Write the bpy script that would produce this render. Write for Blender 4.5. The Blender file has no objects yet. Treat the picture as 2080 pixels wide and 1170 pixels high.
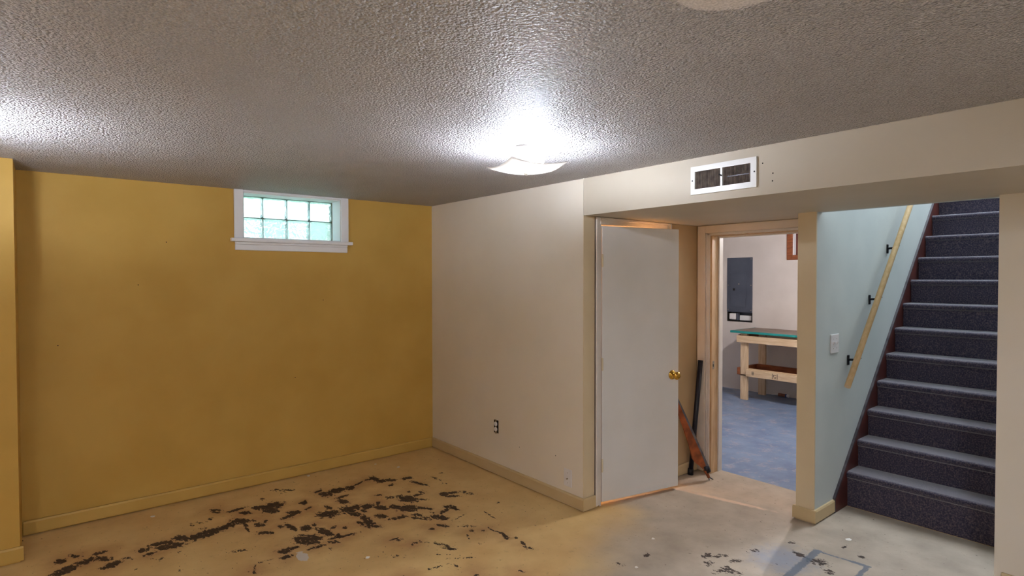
import bpy, bmesh, math, random
import numpy as np
from mathutils import Vector, Matrix

random.seed(7)
SC = bpy.context.scene
COL = SC.collection

# ------------------------------------------------------------------ camera
FPX = 1166.556
YAW, PITCH, ROLL = 0.684791, -0.019830, -0.001754
cam = bpy.data.cameras.new('camera')
cam.sensor_fit = 'HORIZONTAL'
cam.sensor_width = 36.0
cam.lens = FPX / 2080.0 * 36.0
cam.clip_start = 0.05
cam_o = bpy.data.objects.new('camera', cam)
COL.objects.link(cam_o)
_fw = Vector((math.sin(YAW) * math.cos(PITCH), math.cos(YAW) * math.cos(PITCH), math.sin(PITCH)))
_r = Vector((math.cos(YAW), -math.sin(YAW), 0))
_u = _r.cross(_fw)
_r2 = _r * math.cos(ROLL) + _u * math.sin(ROLL)
_u2 = -_r * math.sin(ROLL) + _u * math.cos(ROLL)
cam_o.matrix_world = Matrix(((_r2.x, _u2.x, -_fw.x, -2.664), (_r2.y, _u2.y, -_fw.y, -4.3802), (_r2.z, _u2.z, -_fw.z, 1.5089), (0, 0, 0, 1)))
SC.camera = cam_o

# ------------------------------------------------------------------ world, light levels, exposure
SC.view_settings.view_transform = 'Standard'
SC.view_settings.look = 'None'
SC.view_settings.exposure = 1.13
SC.view_settings.gamma = 1.0
SC.view_settings.use_curve_mapping = False
SC.cycles.use_denoising = True
SC.cycles.max_bounces = 8
SC.cycles.diffuse_bounces = 4
SC.cycles.use_adaptive_sampling = True
SC.cycles.adaptive_threshold = 0.06
SC.cycles.transmission_bounces = 8
SC.cycles.blur_glossy = 1.0
SC.cycles.sample_clamp_indirect = 8.0

SKY_COLOR = (0.82, 0.89, 1.0)          # overcast daylight
SKY_STRENGTH = 10.5
BULB = 210.0                          # ceiling lamp in view
BULB_LEFT = 175.0                     # ceiling lamp past the left edge
FILL_DISC = 42.0                           # unseen fill discs added around the viewpoint
BULB_COLOR = (0.92, 1.0, 1.17)
CLOSET_BULB = 330.0
UTILITY_BULB = 1080.0

world = bpy.data.worlds.new('sky')
world.use_nodes = True
world.node_tree.nodes['Background'].inputs[0].default_value = SKY_COLOR + (1,)
world.node_tree.nodes['Background'].inputs[1].default_value = SKY_STRENGTH
SC.world = world

# ------------------------------------------------------------------ dimensions (metres)
H = 2.13            # ceiling
ZS = 1.896          # hall soffit
YA = -1.839         # end of the right wall / closet wall face
XP = 0.945          # front of the partition post
YP1, YP2 = -2.749, -2.857
XB = 1.274          # back wall of the alcove
XW = 4.511          # far wall of the utility room
XR, YC = 0.885, -3.722   # wall right of the stairs
XL, YL = -2.778, -0.393  # wall return on the left
HB, TB = 0.086, 0.015

# ------------------------------------------------------------------ helpers
def lin(r, g, b):
    f = lambda c: (c / 255.0) / 12.92 if c / 255.0 <= 0.04045 else ((c / 255.0 + 0.055) / 1.055) ** 2.4
    return (f(r), f(g), f(b), 1.0)


def new_mat(name):
    m = bpy.data.materials.new(name)
    m.use_nodes = True
    nt = m.node_tree
    return m, nt, nt.nodes['Principled BSDF']


def N(nt, typ, **kw):
    n = nt.nodes.new(typ)
    for k, v in kw.items():
        if k.startswith('i_'):
            n.inputs[k[2:].replace('_', ' ')].default_value = v
        else:
            setattr(n, k, v)
    return n


def mottled(name, ca, cb, scale=3.0, rough=0.6, bump=0.0, bscale=120.0, spec=0.3, detail=4.0, metal=0.0, stretch=None, lo=0.35, hi=0.65, bdist=0.002):
    """two-tone noise colour plus optional fine relief"""
    m, nt, b = new_mat(name)
    tc = N(nt, 'ShaderNodeTexCoord')
    src = tc.outputs['Object']
    if stretch:
        mp = N(nt, 'ShaderNodeMapping')
        mp.inputs['Scale'].default_value = stretch
        nt.links.new(src, mp.inputs['Vector'])
        src = mp.outputs['Vector']
    n1 = N(nt, 'ShaderNodeTexNoise', i_Scale=scale, i_Detail=detail)
    nt.links.new(src, n1.inputs['Vector'])
    rp = N(nt, 'ShaderNodeValToRGB')
    rp.color_ramp.elements[0].position = lo
    rp.color_ramp.elements[1].position = hi
    rp.color_ramp.elements[0].color = ca
    rp.color_ramp.elements[1].color = cb
    nt.links.new(n1.outputs['Fac'], rp.inputs['Fac'])
    nt.links.new(rp.outputs['Color'], b.inputs['Base Color'])
    b.inputs['Roughness'].default_value = rough
    b.inputs['Specular IOR Level'].default_value = spec
    b.inputs['Metallic'].default_value = metal
    if bump > 0:
        n2 = N(nt, 'ShaderNodeTexNoise', i_Scale=bscale, i_Detail=2.0)
        nt.links.new(src, n2.inputs['Vector'])
        bp = N(nt, 'ShaderNodeBump', i_Strength=bump, i_Distance=bdist)
        nt.links.new(n2.outputs['Fac'], bp.inputs['Height'])
        nt.links.new(bp.outputs['Normal'], b.inputs['Normal'])
    return m


def glow_mat(name, color, strength):
    m, nt, b = new_mat(name)
    b.inputs['Base Color'].default_value = (0.9, 0.9, 0.88, 1)
    b.inputs['Emission Color'].default_value = color + (1,)
    b.inputs['Emission Strength'].default_value = strength
    return m


class MB:
    """collects shapes into ONE mesh"""
    def __init__(self):
        self.bm = bmesh.new()

    def box(self, x0, x1, y0, y1, z0, z1, bevel=0.0, seg=1):
        x0, x1 = sorted((x0, x1)); y0, y1 = sorted((y0, y1)); z0, z1 = sorted((z0, z1))
        bm = self.bm
        v = [bm.verts.new((x, y, z)) for z in (z0, z1) for y in (y0, y1) for x in (x0, x1)]
        fs = [bm.faces.new([v[i] for i in q]) for q in ((0, 2, 3, 1), (4, 5, 7, 6), (0, 1, 5, 4), (2, 6, 7, 3), (0, 4, 6, 2), (1, 3, 7, 5))]
        if bevel > 0:
            es = list({e for f in fs for e in f.edges})
            bmesh.ops.bevel(bm, geom=es, offset=bevel, segments=seg, affect='EDGES', profile=0.5)
        return self

    def prism(self, pts, axis, a0, a1):
        """extrude a 2-D polygon along an axis ('x','y','z')"""
        def P(p, a):
            return {'x': (a, p[0], p[1]), 'y': (p[0], a, p[1]), 'z': (p[0], p[1], a)}[axis]
        bm = self.bm
        A = [bm.verts.new(P(p, a0)) for p in pts]
        B = [bm.verts.new(P(p, a1)) for p in pts]
        n = len(pts)
        bm.faces.new(A); bm.faces.new(B[::-1])
        for i in range(n):
            bm.faces.new((A[i], B[i], B[(i + 1) % n], A[(i + 1) % n]))
        return self

    def tube(self, p0, p1, r0, r1=None, seg=12, cap=True):
        r1 = r0 if r1 is None else r1
        p0, p1 = Vector(p0), Vector(p1)
        d = (p1 - p0).normalized()
        a = d.orthogonal().normalized(); b = d.cross(a)
        bm = self.bm
        A = [bm.verts.new(p0 + (a * math.cos(t) + b * math.sin(t)) * r0) for t in [2 * math.pi * i / seg for i in range(seg)]]
        B = [bm.verts.new(p1 + (a * math.cos(t) + b * math.sin(t)) * r1) for t in [2 * math.pi * i / seg for i in range(seg)]]
        for i in range(seg):
            bm.faces.new((A[i], A[(i + 1) % seg], B[(i + 1) % seg], B[i]))
        if cap:
            bm.faces.new(A[::-1]); bm.faces.new(B)
        return self

    def lathe(self, prof, origin, axis, seg=20):
        """prof: (radius, height) along axis from origin"""
        o, d = Vector(origin), Vector(axis).normalized()
        a = d.orthogonal().normalized(); b = d.cross(a)
        bm = self.bm
        rings = []
        for r, h in prof:
            if r < 1e-6:
                rings.append([bm.verts.new(o + d * h)])
            else:
                rings.append([bm.verts.new(o + d * h + (a * math.cos(t) + b * math.sin(t)) * r) for t in [2 * math.pi * i / seg for i in range(seg)]])
        for A, B in zip(rings, rings[1:]):
            for i in range(seg):
                j = (i + 1) % seg
                if len(A) == 1 and len(B) > 1:
                    bm.faces.new((A[0], B[j], B[i]))
                elif len(B) == 1 and len(A) > 1:
                    bm.faces.new((A[i], A[j], B[0]))
                elif len(A) > 1:
                    bm.faces.new((A[i], A[j], B[j], B[i]))
        return self

    def build(self, name, mat, parent=None, world=True, smooth=False, norm=True):
        if norm:
            bmesh.ops.recalc_face_normals(self.bm, faces=self.bm.faces)
        me = bpy.data.meshes.new(name)
        self.bm.to_mesh(me); self.bm.free()
        if mat is not None:
            me.materials.append(mat)
        if smooth:
            for p in me.polygons:
                p.use_smooth = True
        o = bpy.data.objects.new(name, me)
        COL.objects.link(o)
        if parent is not None:
            o.parent = parent
            if world:
                w = Vector((0, 0, 0)); q = parent
                while q is not None:
                    w += q.location; q = q.parent
                me.transform(Matrix.Translation(-w))
        return o


def slab(axis, a0, a1, u0, u1, v0, v1, holes=()):
    """wall slab with rectangular holes; axis = thickness axis ('x': u=y v=z, 'y': u=x v=z, 'z': u=x v=y)"""
    mb = MB(); bm = mb.bm
    us = sorted({u0, u1} | {h[0] for h in holes} | {h[1] for h in holes})
    vs = sorted({v0, v1} | {h[2] for h in holes} | {h[3] for h in holes})
    us = [u for u in us if u0 <= u <= u1]; vs = [v for v in vs if v0 <= v <= v1]

    def solid(i, j):
        if i < 0 or j < 0 or i >= len(us) - 1 or j >= len(vs) - 1:
            return False
        cu, cv = (us[i] + us[i + 1]) / 2, (vs[j] + vs[j + 1]) / 2
        return not any(h[0] < cu < h[1] and h[2] < cv < h[3] for h in holes)
    cache = {}

    def V(i, j, k):
        key = (i, j, k)
        if key not in cache:
            u, v, a = us[i], vs[j], (a0, a1)[k]
            cache[key] = bm.verts.new({'x': (a, u, v), 'y': (u, a, v), 'z': (u, v, a)}[axis])
        return cache[key]
    for i in range(len(us) - 1):
        for j in range(len(vs) - 1):
            if not solid(i, j):
                continue
            for k in (0, 1):
                bm.faces.new((V(i, j, k), V(i + 1, j, k), V(i + 1, j + 1, k), V(i, j + 1, k)))
            if not solid(i - 1, j): bm.faces.new((V(i, j, 0), V(i, j + 1, 0), V(i, j + 1, 1), V(i, j, 1)))
            if not solid(i + 1, j): bm.faces.new((V(i + 1, j, 0), V(i + 1, j + 1, 0), V(i + 1, j + 1, 1), V(i + 1, j, 1)))
            if not solid(i, j - 1): bm.faces.new((V(i, j, 0), V(i + 1, j, 0), V(i + 1, j, 1), V(i, j, 1)))
            if not solid(i, j + 1): bm.faces.new((V(i, j + 1, 0), V(i + 1, j + 1, 0), V(i + 1, j + 1, 1), V(i, j + 1, 1)))
    return mb


def tag(o, label, cat=None, group=None, kind=None):
    o['label'] = label
    if cat: o['category'] = cat
    if group: o['group'] = group
    if kind: o['kind'] = kind
    return o


def thing(name, label, cat, loc=(0, 0, 0), rotz=0.0, group=None, kind=None):
    o = bpy.data.objects.new(name, None)
    o.empty_display_size = 0.05
    COL.objects.link(o)
    o.location = loc; o.rotation_euler = (0, 0, rotz)
    return tag(o, label, cat, group, kind)


def struct(o, label, cat):
    return tag(o, label, cat, kind='structure')


def dup(root, loc, label):
    r = root.copy(); COL.objects.link(r); r.location = loc; r['label'] = label
    for ch in list(root.children):
        c = ch.copy(); COL.objects.link(c); c.parent = r
        for g in ch.children:
            d = g.copy(); COL.objects.link(d); d.parent = c
    return r

# ------------------------------------------------------------------ materials
WALL_MUSTARD = mottled('mustard wall paint', lin(198, 158, 76), lin(206, 167, 85), 2.2, 0.55, 0.12, 220, 0.25)
WALL_BEIGE = mottled('beige wall paint', lin(226, 216, 199), lin(231, 221, 206), 2.0, 0.55, 0.12, 220, 0.25)
SOFFIT = mottled('cream soffit paint', lin(195, 184, 165), lin(200, 189, 171), 2.5, 0.55, 0.15, 180, 0.25)
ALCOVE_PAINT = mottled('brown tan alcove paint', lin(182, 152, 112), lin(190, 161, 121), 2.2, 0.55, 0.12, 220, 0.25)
POST_PAINT = mottled('tan post paint', lin(211, 191, 156), lin(217, 198, 164), 2.2, 0.55, 0.12, 220, 0.25)
STAIR_WALL = mottled('pale grey stairwell paint', lin(196, 202, 200), lin(204, 209, 206), 2.5, 0.6, 0.15, 160, 0.25)
UTIL_WALL = mottled('off white utility paint', lin(205, 196, 190), lin(216, 207, 201), 2.0, 0.6, 0.12, 150, 0.25)
BASE_PAINT = mottled('baseboard paint', lin(198, 160, 80), lin(205, 168, 89), 4.0, 0.45, 0.1, 90, 0.35)
BASE_PAINT_R = mottled('right baseboard paint', lin(198, 174, 132), lin(205, 182, 142), 4.0, 0.45, 0.1, 90, 0.35)
TRIM_WHITE = mottled('white trim paint', lin(236, 236, 238), lin(240, 240, 242), 6.0, 0.4, 0.08, 60, 0.4)
CASING = mottled('off white casing paint', lin(212, 203, 194), lin(222, 213, 204), 6.0, 0.4, 0.1, 60, 0.4)
CASING_TAN = mottled('peach casing paint', lin(220, 205, 188), lin(226, 212, 196), 6.0, 0.45, 0.1, 60, 0.4)
JAMB_WOOD = mottled('bare jamb wood', lin(192, 156, 116), lin(212, 178, 138), 5.0, 0.6, 0.1, 40, 0.3, stretch=(9, 9, 1))
DOOR_PAINT = mottled('door paint', lin(222, 218, 213), lin(228, 224, 220), 3.0, 0.45, 0.06, 50, 0.4)
BRASS = mottled('polished brass', lin(196, 150, 60), lin(214, 172, 84), 20, 0.07, 0, metal=1.0)
STEEL = mottled('dull steel', lin(150, 140, 125), lin(178, 166, 148), 40, 0.35, 0, metal=1.0)
HINGE = mottled('cream painted hinge', lin(206, 192, 160), lin(216, 202, 172), 20, 0.4, 0)
DARK_METAL = mottled('black bracket metal', lin(26, 26, 30), lin(38, 38, 42), 40, 0.45, 0, metal=0.3)
PINE = mottled('pale pine', lin(206, 176, 140), lin(226, 200, 166), 4.0, 0.55, 0.1, 40, 0.3, stretch=(12, 1.5, 12))
PINE_V = mottled('pale pine upright', lin(208, 178, 142), lin(226, 200, 166), 4.0, 0.55, 0.1, 40, 0.3, stretch=(12, 12, 1.5))
RAIL_WOOD = mottled('handrail wood', lin(206, 172, 124), lin(222, 190, 144), 4.0, 0.45, 0.05, 40, 0.35, stretch=(6, 14, 6))
BROWN_WOOD = mottled('brown stained wood', lin(120, 66, 40), lin(150, 88, 56), 5.0, 0.5, 0.1, 40, 0.3, stretch=(10, 2, 10))
STRINGER = mottled('dark red brown stringer stain', lin(70, 34, 30), lin(98, 48, 40), 6.0, 0.4, 0.1, 40, 0.4)
STRINGER_CAP = mottled('grey scuffed stringer edge', lin(66, 60, 66), lin(98, 92, 96), 14.0, 0.5, 0.1, 40, 0.4)
PLASTIC = mottled('white plastic', lin(226, 222, 222), lin(232, 228, 228), 10, 0.35, 0, spec=0.5)
DARK = mottled('dark cavity', lin(22, 20, 20), lin(34, 30, 28), 10, 0.8, 0)
VENT_WHITE = mottled('white enamel', lin(228, 226, 220), lin(236, 234, 230), 8, 0.35, 0.05, 60, 0.5)
VENT_FIN = mottled('dusty brown louvre metal', lin(96, 82, 74), lin(140, 124, 112), 30, 0.6, 0)
PANEL_GREY = mottled('slate grey panel enamel', lin(70, 76, 90), lin(78, 84, 98), 5, 0.4, 0.03, 60, 0.4)
TEAL = mottled('teal painted edge', lin(30, 128, 126), lin(44, 150, 146), 12, 0.45, 0.1, 60)
BENCHTOP = mottled('worn brown bench top', lin(104, 86, 78), lin(150, 132, 120), 5, 0.5, 0.1, 40, stretch=(5, 1.2, 5))
INK = mottled('grey stamp ink', lin(70, 64, 60), lin(96, 88, 82), 90, 0.8, 0)
PIPE_BLACK = mottled('black pipe', lin(20, 20, 30), lin(30, 30, 42), 20, 0.4, 0.1, 50, 0.4)
RUST = mottled('rust orange brown', lin(120, 66, 38), lin(168, 92, 50), 14, 0.7, 0.3, 60)
GREY_EDGE = mottled('weathered grey metal', lin(84, 84, 90), lin(112, 110, 114), 20, 0.5, 0.1, 60, metal=0.2)
PAPER = mottled('white paint flake', lin(226, 220, 210), lin(236, 232, 224), 30, 0.6, 0)
LEAF = mottled('green leaves', lin(60, 130, 80), lin(110, 180, 120), 9, 0.6, 0)
GRASS = mottled('lawn green', lin(70, 130, 80), lin(110, 160, 100), 5, 0.8, 0.2, 40)
SOIL = mottled('concrete exterior', lin(150, 150, 146), lin(170, 170, 166), 5, 0.8, 0.2, 40)
MORTAR = mottled('grey green mortar', lin(120, 140, 136), lin(140, 158, 154), 20, 0.8, 0.2, 90)
TUBE_BLUE = mottled('blue label', lin(40, 66, 120), lin(54, 84, 140), 20, 0.5, 0)
TUBE_BROWN = mottled('brown label', lin(120, 72, 56), lin(146, 96, 76), 20, 0.5, 0)


def carpet_mat():
    m, nt, b = new_mat('flecked charcoal blue carpet')
    tc = N(nt, 'ShaderNodeTexCoord')
    n1 = N(nt, 'ShaderNodeTexNoise', i_Scale=130.0, i_Detail=3.0)
    nt.links.new(tc.outputs['Object'], n1.inputs['Vector'])
    rp = N(nt, 'ShaderNodeValToRGB')
    e = rp.color_ramp.elements
    e[0].position = 0.33; e[0].color = lin(38, 35, 58)
    e[1].position = 0.68; e[1].color = lin(106, 94, 98)
    k = rp.color_ramp.elements.new(0.5); k.color = lin(64, 57, 76)
    nt.links.new(n1.outputs['Fac'], rp.inputs['Fac'])
    nt.links.new(rp.outputs['Color'], b.inputs['Base Color'])
    b.inputs['Roughness'].default_value = 0.95
    b.inputs['Specular IOR Level'].default_value = 0.05
    b.inputs['Sheen Weight'].default_value = 0.8
    n2 = N(nt, 'ShaderNodeTexNoise', i_Scale=320.0, i_Detail=2.0)
    nt.links.new(tc.outputs['Object'], n2.inputs['Vector'])
    bp = N(nt, 'ShaderNodeBump', i_Strength=0.7, i_Distance=0.004)
    nt.links.new(n2.outputs['Fac'], bp.inputs['Height'])
    nt.links.new(bp.outputs['Normal'], b.inputs['Normal'])
    return m


def ceiling_mat():
    m, nt, b = new_mat('white sprayed texture ceiling')
    L = nt.links
    tc = N(nt, 'ShaderNodeTexCoord')
    n1 = N(nt, 'ShaderNodeTexNoise', i_Scale=92.0, i_Detail=1.5, i_Roughness=0.5, i_Distortion=0.3)
    L.new(tc.outputs['Object'], n1.inputs['Vector'])
    n2 = N(nt, 'ShaderNodeTexVoronoi', i_Scale=120.0)
    L.new(tc.outputs['Object'], n2.inputs['Vector'])
    mul = N(nt, 'ShaderNodeMath', operation='MULTIPLY'); mul.inputs[1].default_value = -0.45
    L.new(n2.outputs['Distance'], mul.inputs[0])
    add = N(nt, 'ShaderNodeMath', operation='ADD')
    L.new(n1.outputs['Fac'], add.inputs[0]); L.new(mul.outputs[0], add.inputs[1])
    # smooth patched disc
    vd = N(nt, 'ShaderNodeVectorMath', operation='DISTANCE'); vd.inputs[1].default_value = (-1.525, -3.735, H)
    L.new(tc.outputs['Object'], vd.inputs[0])
    mr = N(nt, 'ShaderNodeMapRange'); mr.inputs['From Min'].default_value = 0.122; mr.inputs['From Max'].default_value = 0.142
    L.new(vd.outputs['Value'], mr.inputs['Value'])
    bp = N(nt, 'ShaderNodeBump', i_Distance=0.045)
    L.new(mr.outputs['Result'], bp.inputs['Strength'])
    L.new(add.outputs[0], bp.inputs['Height'])
    L.new(bp.outputs['Normal'], b.inputs['Normal'])
    n3 = N(nt, 'ShaderNodeTexNoise', i_Scale=1.6, i_Detail=3.0)
    L.new(tc.outputs['Object'], n3.inputs['Vector'])
    rp = N(nt, 'ShaderNodeValToRGB')
    rp.color_ramp.elements[0].position = 0.3; rp.color_ramp.elements[0].color = lin(232, 226, 224)
    rp.color_ramp.elements[1].position = 0.7; rp.color_ramp.elements[1].color = lin(240, 235, 234)
    L.new(n3.outputs['Fac'], rp.inputs['Fac'])
    g = N(nt, 'ShaderNodeTexNoise', i_Scale=170.0, i_Detail=2.0, i_Roughness=0.6)
    L.new(tc.outputs['Object'], g.inputs['Vector'])
    gr = N(nt, 'ShaderNodeMapRange'); gr.inputs['From Min'].default_value = 0.32; gr.inputs['From Max'].default_value = 0.68
    gr.inputs['To Min'].default_value = 0.72; gr.inputs['To Max'].default_value = 1.06
    L.new(g.outputs['Fac'], gr.inputs['Value'])
    gm = N(nt, 'ShaderNodeMix', data_type='RGBA', blend_type='MULTIPLY'); gm.inputs['Factor'].default_value = 1.0
    L.new(rp.outputs['Color'], gm.inputs['A']); L.new(gr.outputs['Result'], gm.inputs['B'])
    L.new(gm.outputs['Result'], b.inputs['Base Color'])
    b.inputs['Roughness'].default_value = 0.6
    b.inputs['Specular IOR Level'].default_value = 0.35
    return m


def floor_mat():
    m, nt, b = new_mat('worn painted concrete')
    L = nt.links
    tc = N(nt, 'ShaderNodeTexCoord')
    P = tc.outputs['Object']
    def noise(scale, detail, rough=0.55, vec=P, dist=0.0):
        n = N(nt, 'ShaderNodeTexNoise', i_Scale=scale, i_Detail=detail, i_Roughness=rough, i_Distortion=dist)
        L.new(vec, n.inputs['Vector']); return n.outputs['Fac']
    def ramp(fac, p0, c0, p1, c1):
        r = N(nt, 'ShaderNodeValToRGB')
        r.color_ramp.elements[0].position = p0; r.color_ramp.elements[0].color = c0
        r.color_ramp.elements[1].position = p1; r.color_ramp.elements[1].color = c1
        L.new(fac, r.inputs['Fac']); return r.outputs['Color']
    def mix(fac, a, c):
        x = N(nt, 'ShaderNodeMix', data_type='RGBA')
        L.new(fac, x.inputs['Factor']); L.new(a, x.inputs['A']); L.new(c, x.inputs['B'])
        return x.outputs['Result']
    def attr(nm):
        a = N(nt, 'ShaderNodeAttribute'); a.attribute_name = nm; return a.outputs['Fac']
    def math_(op, a, c):
        x = N(nt, 'ShaderNodeMath', operation=op)
        for i, v in enumerate((a, c)):
            if isinstance(v, float): x.inputs[i].default_value = v
            else: L.new(v, x.inputs[i])
        return x.outputs[0]
    def step(v, a, c):
        r = N(nt, 'ShaderNodeMapRange', interpolation_type='SMOOTHSTEP')
        r.inputs['From Min'].default_value = a; r.inputs['From Max'].default_value = c
        L.new(v, r.inputs['Value']); return r.outputs['Result']
    mott = noise(3.5, 5.0)
    yellow = ramp(mott, 0.3, lin(209, 171, 114), 0.7, lin(227, 195, 135))
    grey = ramp(noise(5.0, 5.0), 0.3, lin(164, 150, 133), 0.7, lin(190, 176, 157))
    daylight_grey = attr('daylight_grey')
    tn = math_('ADD', daylight_grey, math_('MULTIPLY', math_('SUBTRACT', noise(2.6, 4.0), 0.5), 0.5))
    col = mix(step(tn, 0.15, 0.85), yellow, grey)  # cool stair daylight put into the floor colour as grey
    blue = attr('blue')
    bn = math_('ADD', blue, math_('MULTIPLY', math_('SUBTRACT', noise(14.0, 5.0, 0.65), 0.5), 0.9))
    col = mix(math_('MULTIPLY', step(bn, 0.45, 1.0), 0.75), col, ramp(mott, 0.3, lin(120, 128, 146), 0.7, lin(150, 158, 172)))
    # rusty bleed around the bare patches
    rust = math_('MULTIPLY', step(math_('ADD', attr('rust'), math_('MULTIPLY', math_('SUBTRACT', noise(9.0, 5.0), 0.5), 0.8)), 0.3, 1.1), 0.55)
    col = mix(rust, col, ramp(mott, 0.3, lin(150, 96, 62), 0.7, lin(176, 122, 84)))
    # faint dirt
    col = mix(math_('MULTIPLY', step(noise(22.0, 6.0, 0.7), 0.56, 0.8), 0.5), col, ramp(mott, 0.3, lin(128, 104, 78), 0.7, lin(146, 120, 92)))
    # bare dark spots: broken edges from fine noise
    sv = N(nt, 'ShaderNodeMapping'); sv.inputs['Rotation'].default_value = (0, 0, 0.65); sv.inputs['Scale'].default_value = (1.0, 0.62, 1.0)
    L.new(P, sv.inputs['Vector'])
    fine = noise(52.0, 7.0, 0.66, sv.outputs['Vector'], 0.3)
    w = attr('wear')
    wm = math_('ADD', w, math_('MULTIPLY', math_('SUBTRACT', fine, 0.5), 3.3))
    bare = step(wm, 0.52, 0.62)
    speck = math_('MULTIPLY', step(noise(60.0, 3.0, 0.5, sv.outputs['Vector']), 0.715, 0.735), step(attr('speck'), 0.2, 0.9))
    bare = math_('MAXIMUM', bare, speck)
    dark = ramp(noise(30.0, 4.0), 0.35, lin(34, 26, 24), 0.7, lin(70, 52, 42))
    col = mix(math_('MULTIPLY', bare, 0.95), col, dark)
    # patch outline lines and white primer mark
    line = step(math_('ADD', attr('seam'), math_('MULTIPLY', math_('SUBTRACT', noise(50.0, 4.0), 0.5), 0.7)), 0.45, 0.65)
    col = mix(math_('MULTIPLY', line, 0.85), col, ramp(mott, 0.3, lin(84, 94, 108), 0.7, lin(108, 118, 130)))
    white = step(math_('ADD', attr('primer'), math_('MULTIPLY', math_('SUBTRACT', noise(38.0, 4.0), 0.5), 1.1)), 0.5, 0.6)
    col = mix(white, col, ramp(mott, 0.3, lin(206, 196, 184), 0.7, lin(220, 212, 202)))
    light_strip = math_('MULTIPLY', step(math_('ADD', attr('light_strip'), math_('MULTIPLY', math_('SUBTRACT', noise(30.0, 4.0), 0.5), 0.5)), 0.3, 0.75), 0.8)
    col = mix(light_strip, col, ramp(mott, 0.3, lin(226, 196, 168), 0.7, lin(234, 206, 180)))  # bright line of closet light painted as a pale strip
    L.new(col, b.inputs['Base Color'])
    rr = N(nt, 'ShaderNodeMapRange'); rr.inputs['To Min'].default_value = 0.5; rr.inputs['To Max'].default_value = 0.7
    L.new(bare, rr.inputs['Value']); L.new(rr.outputs['Result'], b.inputs['Roughness'])
    b.inputs['Specular IOR Level'].default_value = 0.3
    hgt = math_('SUBTRACT', math_('MULTIPLY', noise(60.0, 3.0), 0.25), bare)
    bp = N(nt, 'ShaderNodeBump', i_Strength=0.5, i_Distance=0.0015)
    L.new(hgt, bp.inputs['Height']); L.new(bp.outputs['Normal'], b.inputs['Normal'])
    return m


def blue_floor_mat():
    m, nt, b = new_mat('worn blue painted concrete')
    L = nt.links
    tc = N(nt, 'ShaderNodeTexCoord')
    def ramp(fac, p0, c0, p1, c1):
        r = N(nt, 'ShaderNodeValToRGB')
        r.color_ramp.elements[0].position = p0; r.color_ramp.elements[0].color = c0
        r.color_ramp.elements[1].position = p1; r.color_ramp.elements[1].color = c1
        L.new(fac, r.inputs['Fac']); return r.outputs['Color']
    def noise(s, d, r=0.6):
        n = N(nt, 'ShaderNodeTexNoise', i_Scale=s, i_Detail=d, i_Roughness=r); L.new(tc.outputs['Object'], n.inputs['Vector']); return n.outputs['Fac']
    a = ramp(noise(4.0, 5.0), 0.3, lin(100, 120, 156), 0.7, lin(136, 156, 184))
    c = ramp(noise(30, 3), 0.3, lin(150, 132, 138), 0.7, lin(196, 190, 196))
    f = ramp(noise(7.0, 7.0, 0.72), 0.52, (0, 0, 0, 1), 0.66, (0.8, 0.8, 0.8, 1))
    x = N(nt, 'ShaderNodeMix', data_type='RGBA')
    L.new(f, x.inputs['Factor']); L.new(a, x.inputs['A']); L.new(c, x.inputs['B'])
    L.new(x.outputs['Result'], b.inputs['Base Color'])
    b.inputs['Roughness'].default_value = 0.35
    b.inputs['Specular IOR Level'].default_value = 0.4
    return m


def glass_block_mat():
    m, nt, b = new_mat('wavy aqua glass block')
    L = nt.links
    b.inputs['Base Color'].default_value = (0.17, 0.22, 0.20, 1)
    b.inputs['Transmission Weight'].default_value = 1.0
    b.inputs['Roughness'].default_value = 0.12
    b.inputs['IOR'].default_value = 1.25
    tc = N(nt, 'ShaderNodeTexCoord')
    n = N(nt, 'ShaderNodeTexNoise', i_Scale=26.0, i_Detail=2.0, i_Distortion=1.0)
    L.new(tc.outputs['Object'], n.inputs['Vector'])
    bp = N(nt, 'ShaderNodeBump', i_Strength=0.7, i_Distance=0.02)
    L.new(n.outputs['Fac'], bp.inputs['Height']); L.new(bp.outputs['Normal'], b.inputs['Normal'])
    t = N(nt, 'ShaderNodeBsdfTranslucent'); t.inputs['Color'].default_value = (0.32, 0.38, 0.39, 1)
    mx = N(nt, 'ShaderNodeMixShader'); mx.inputs['Fac'].default_value = 0.5
    L.new(b.outputs[0], mx.inputs[1]); L.new(t.outputs[0], mx.inputs[2])
    L.new(mx.outputs[0], nt.nodes['Material Output'].inputs['Surface'])
    return m


def shade_mat(name='frosted white glass shade', clear=0.75):
    m, nt, b = new_mat(name)
    L = nt.links
    out = nt.nodes['Material Output']
    d = N(nt, 'ShaderNodeBsdfDiffuse'); d.inputs['Color'].default_value = (0.92, 0.91, 0.88, 1)
    t = N(nt, 'ShaderNodeBsdfTranslucent'); t.inputs['Color'].default_value = (0.95, 0.92, 0.86, 1)
    n = N(nt, 'ShaderNodeTexNoise', i_Scale=30.0)
    mx = N(nt, 'ShaderNodeMixShader'); mx.inputs['Fac'].default_value = clear
    L.new(d.outputs[0], mx.inputs[1]); L.new(t.outputs[0], mx.inputs[2])
    L.new(mx.outputs[0], out.inputs['Surface'])
    return m


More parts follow.
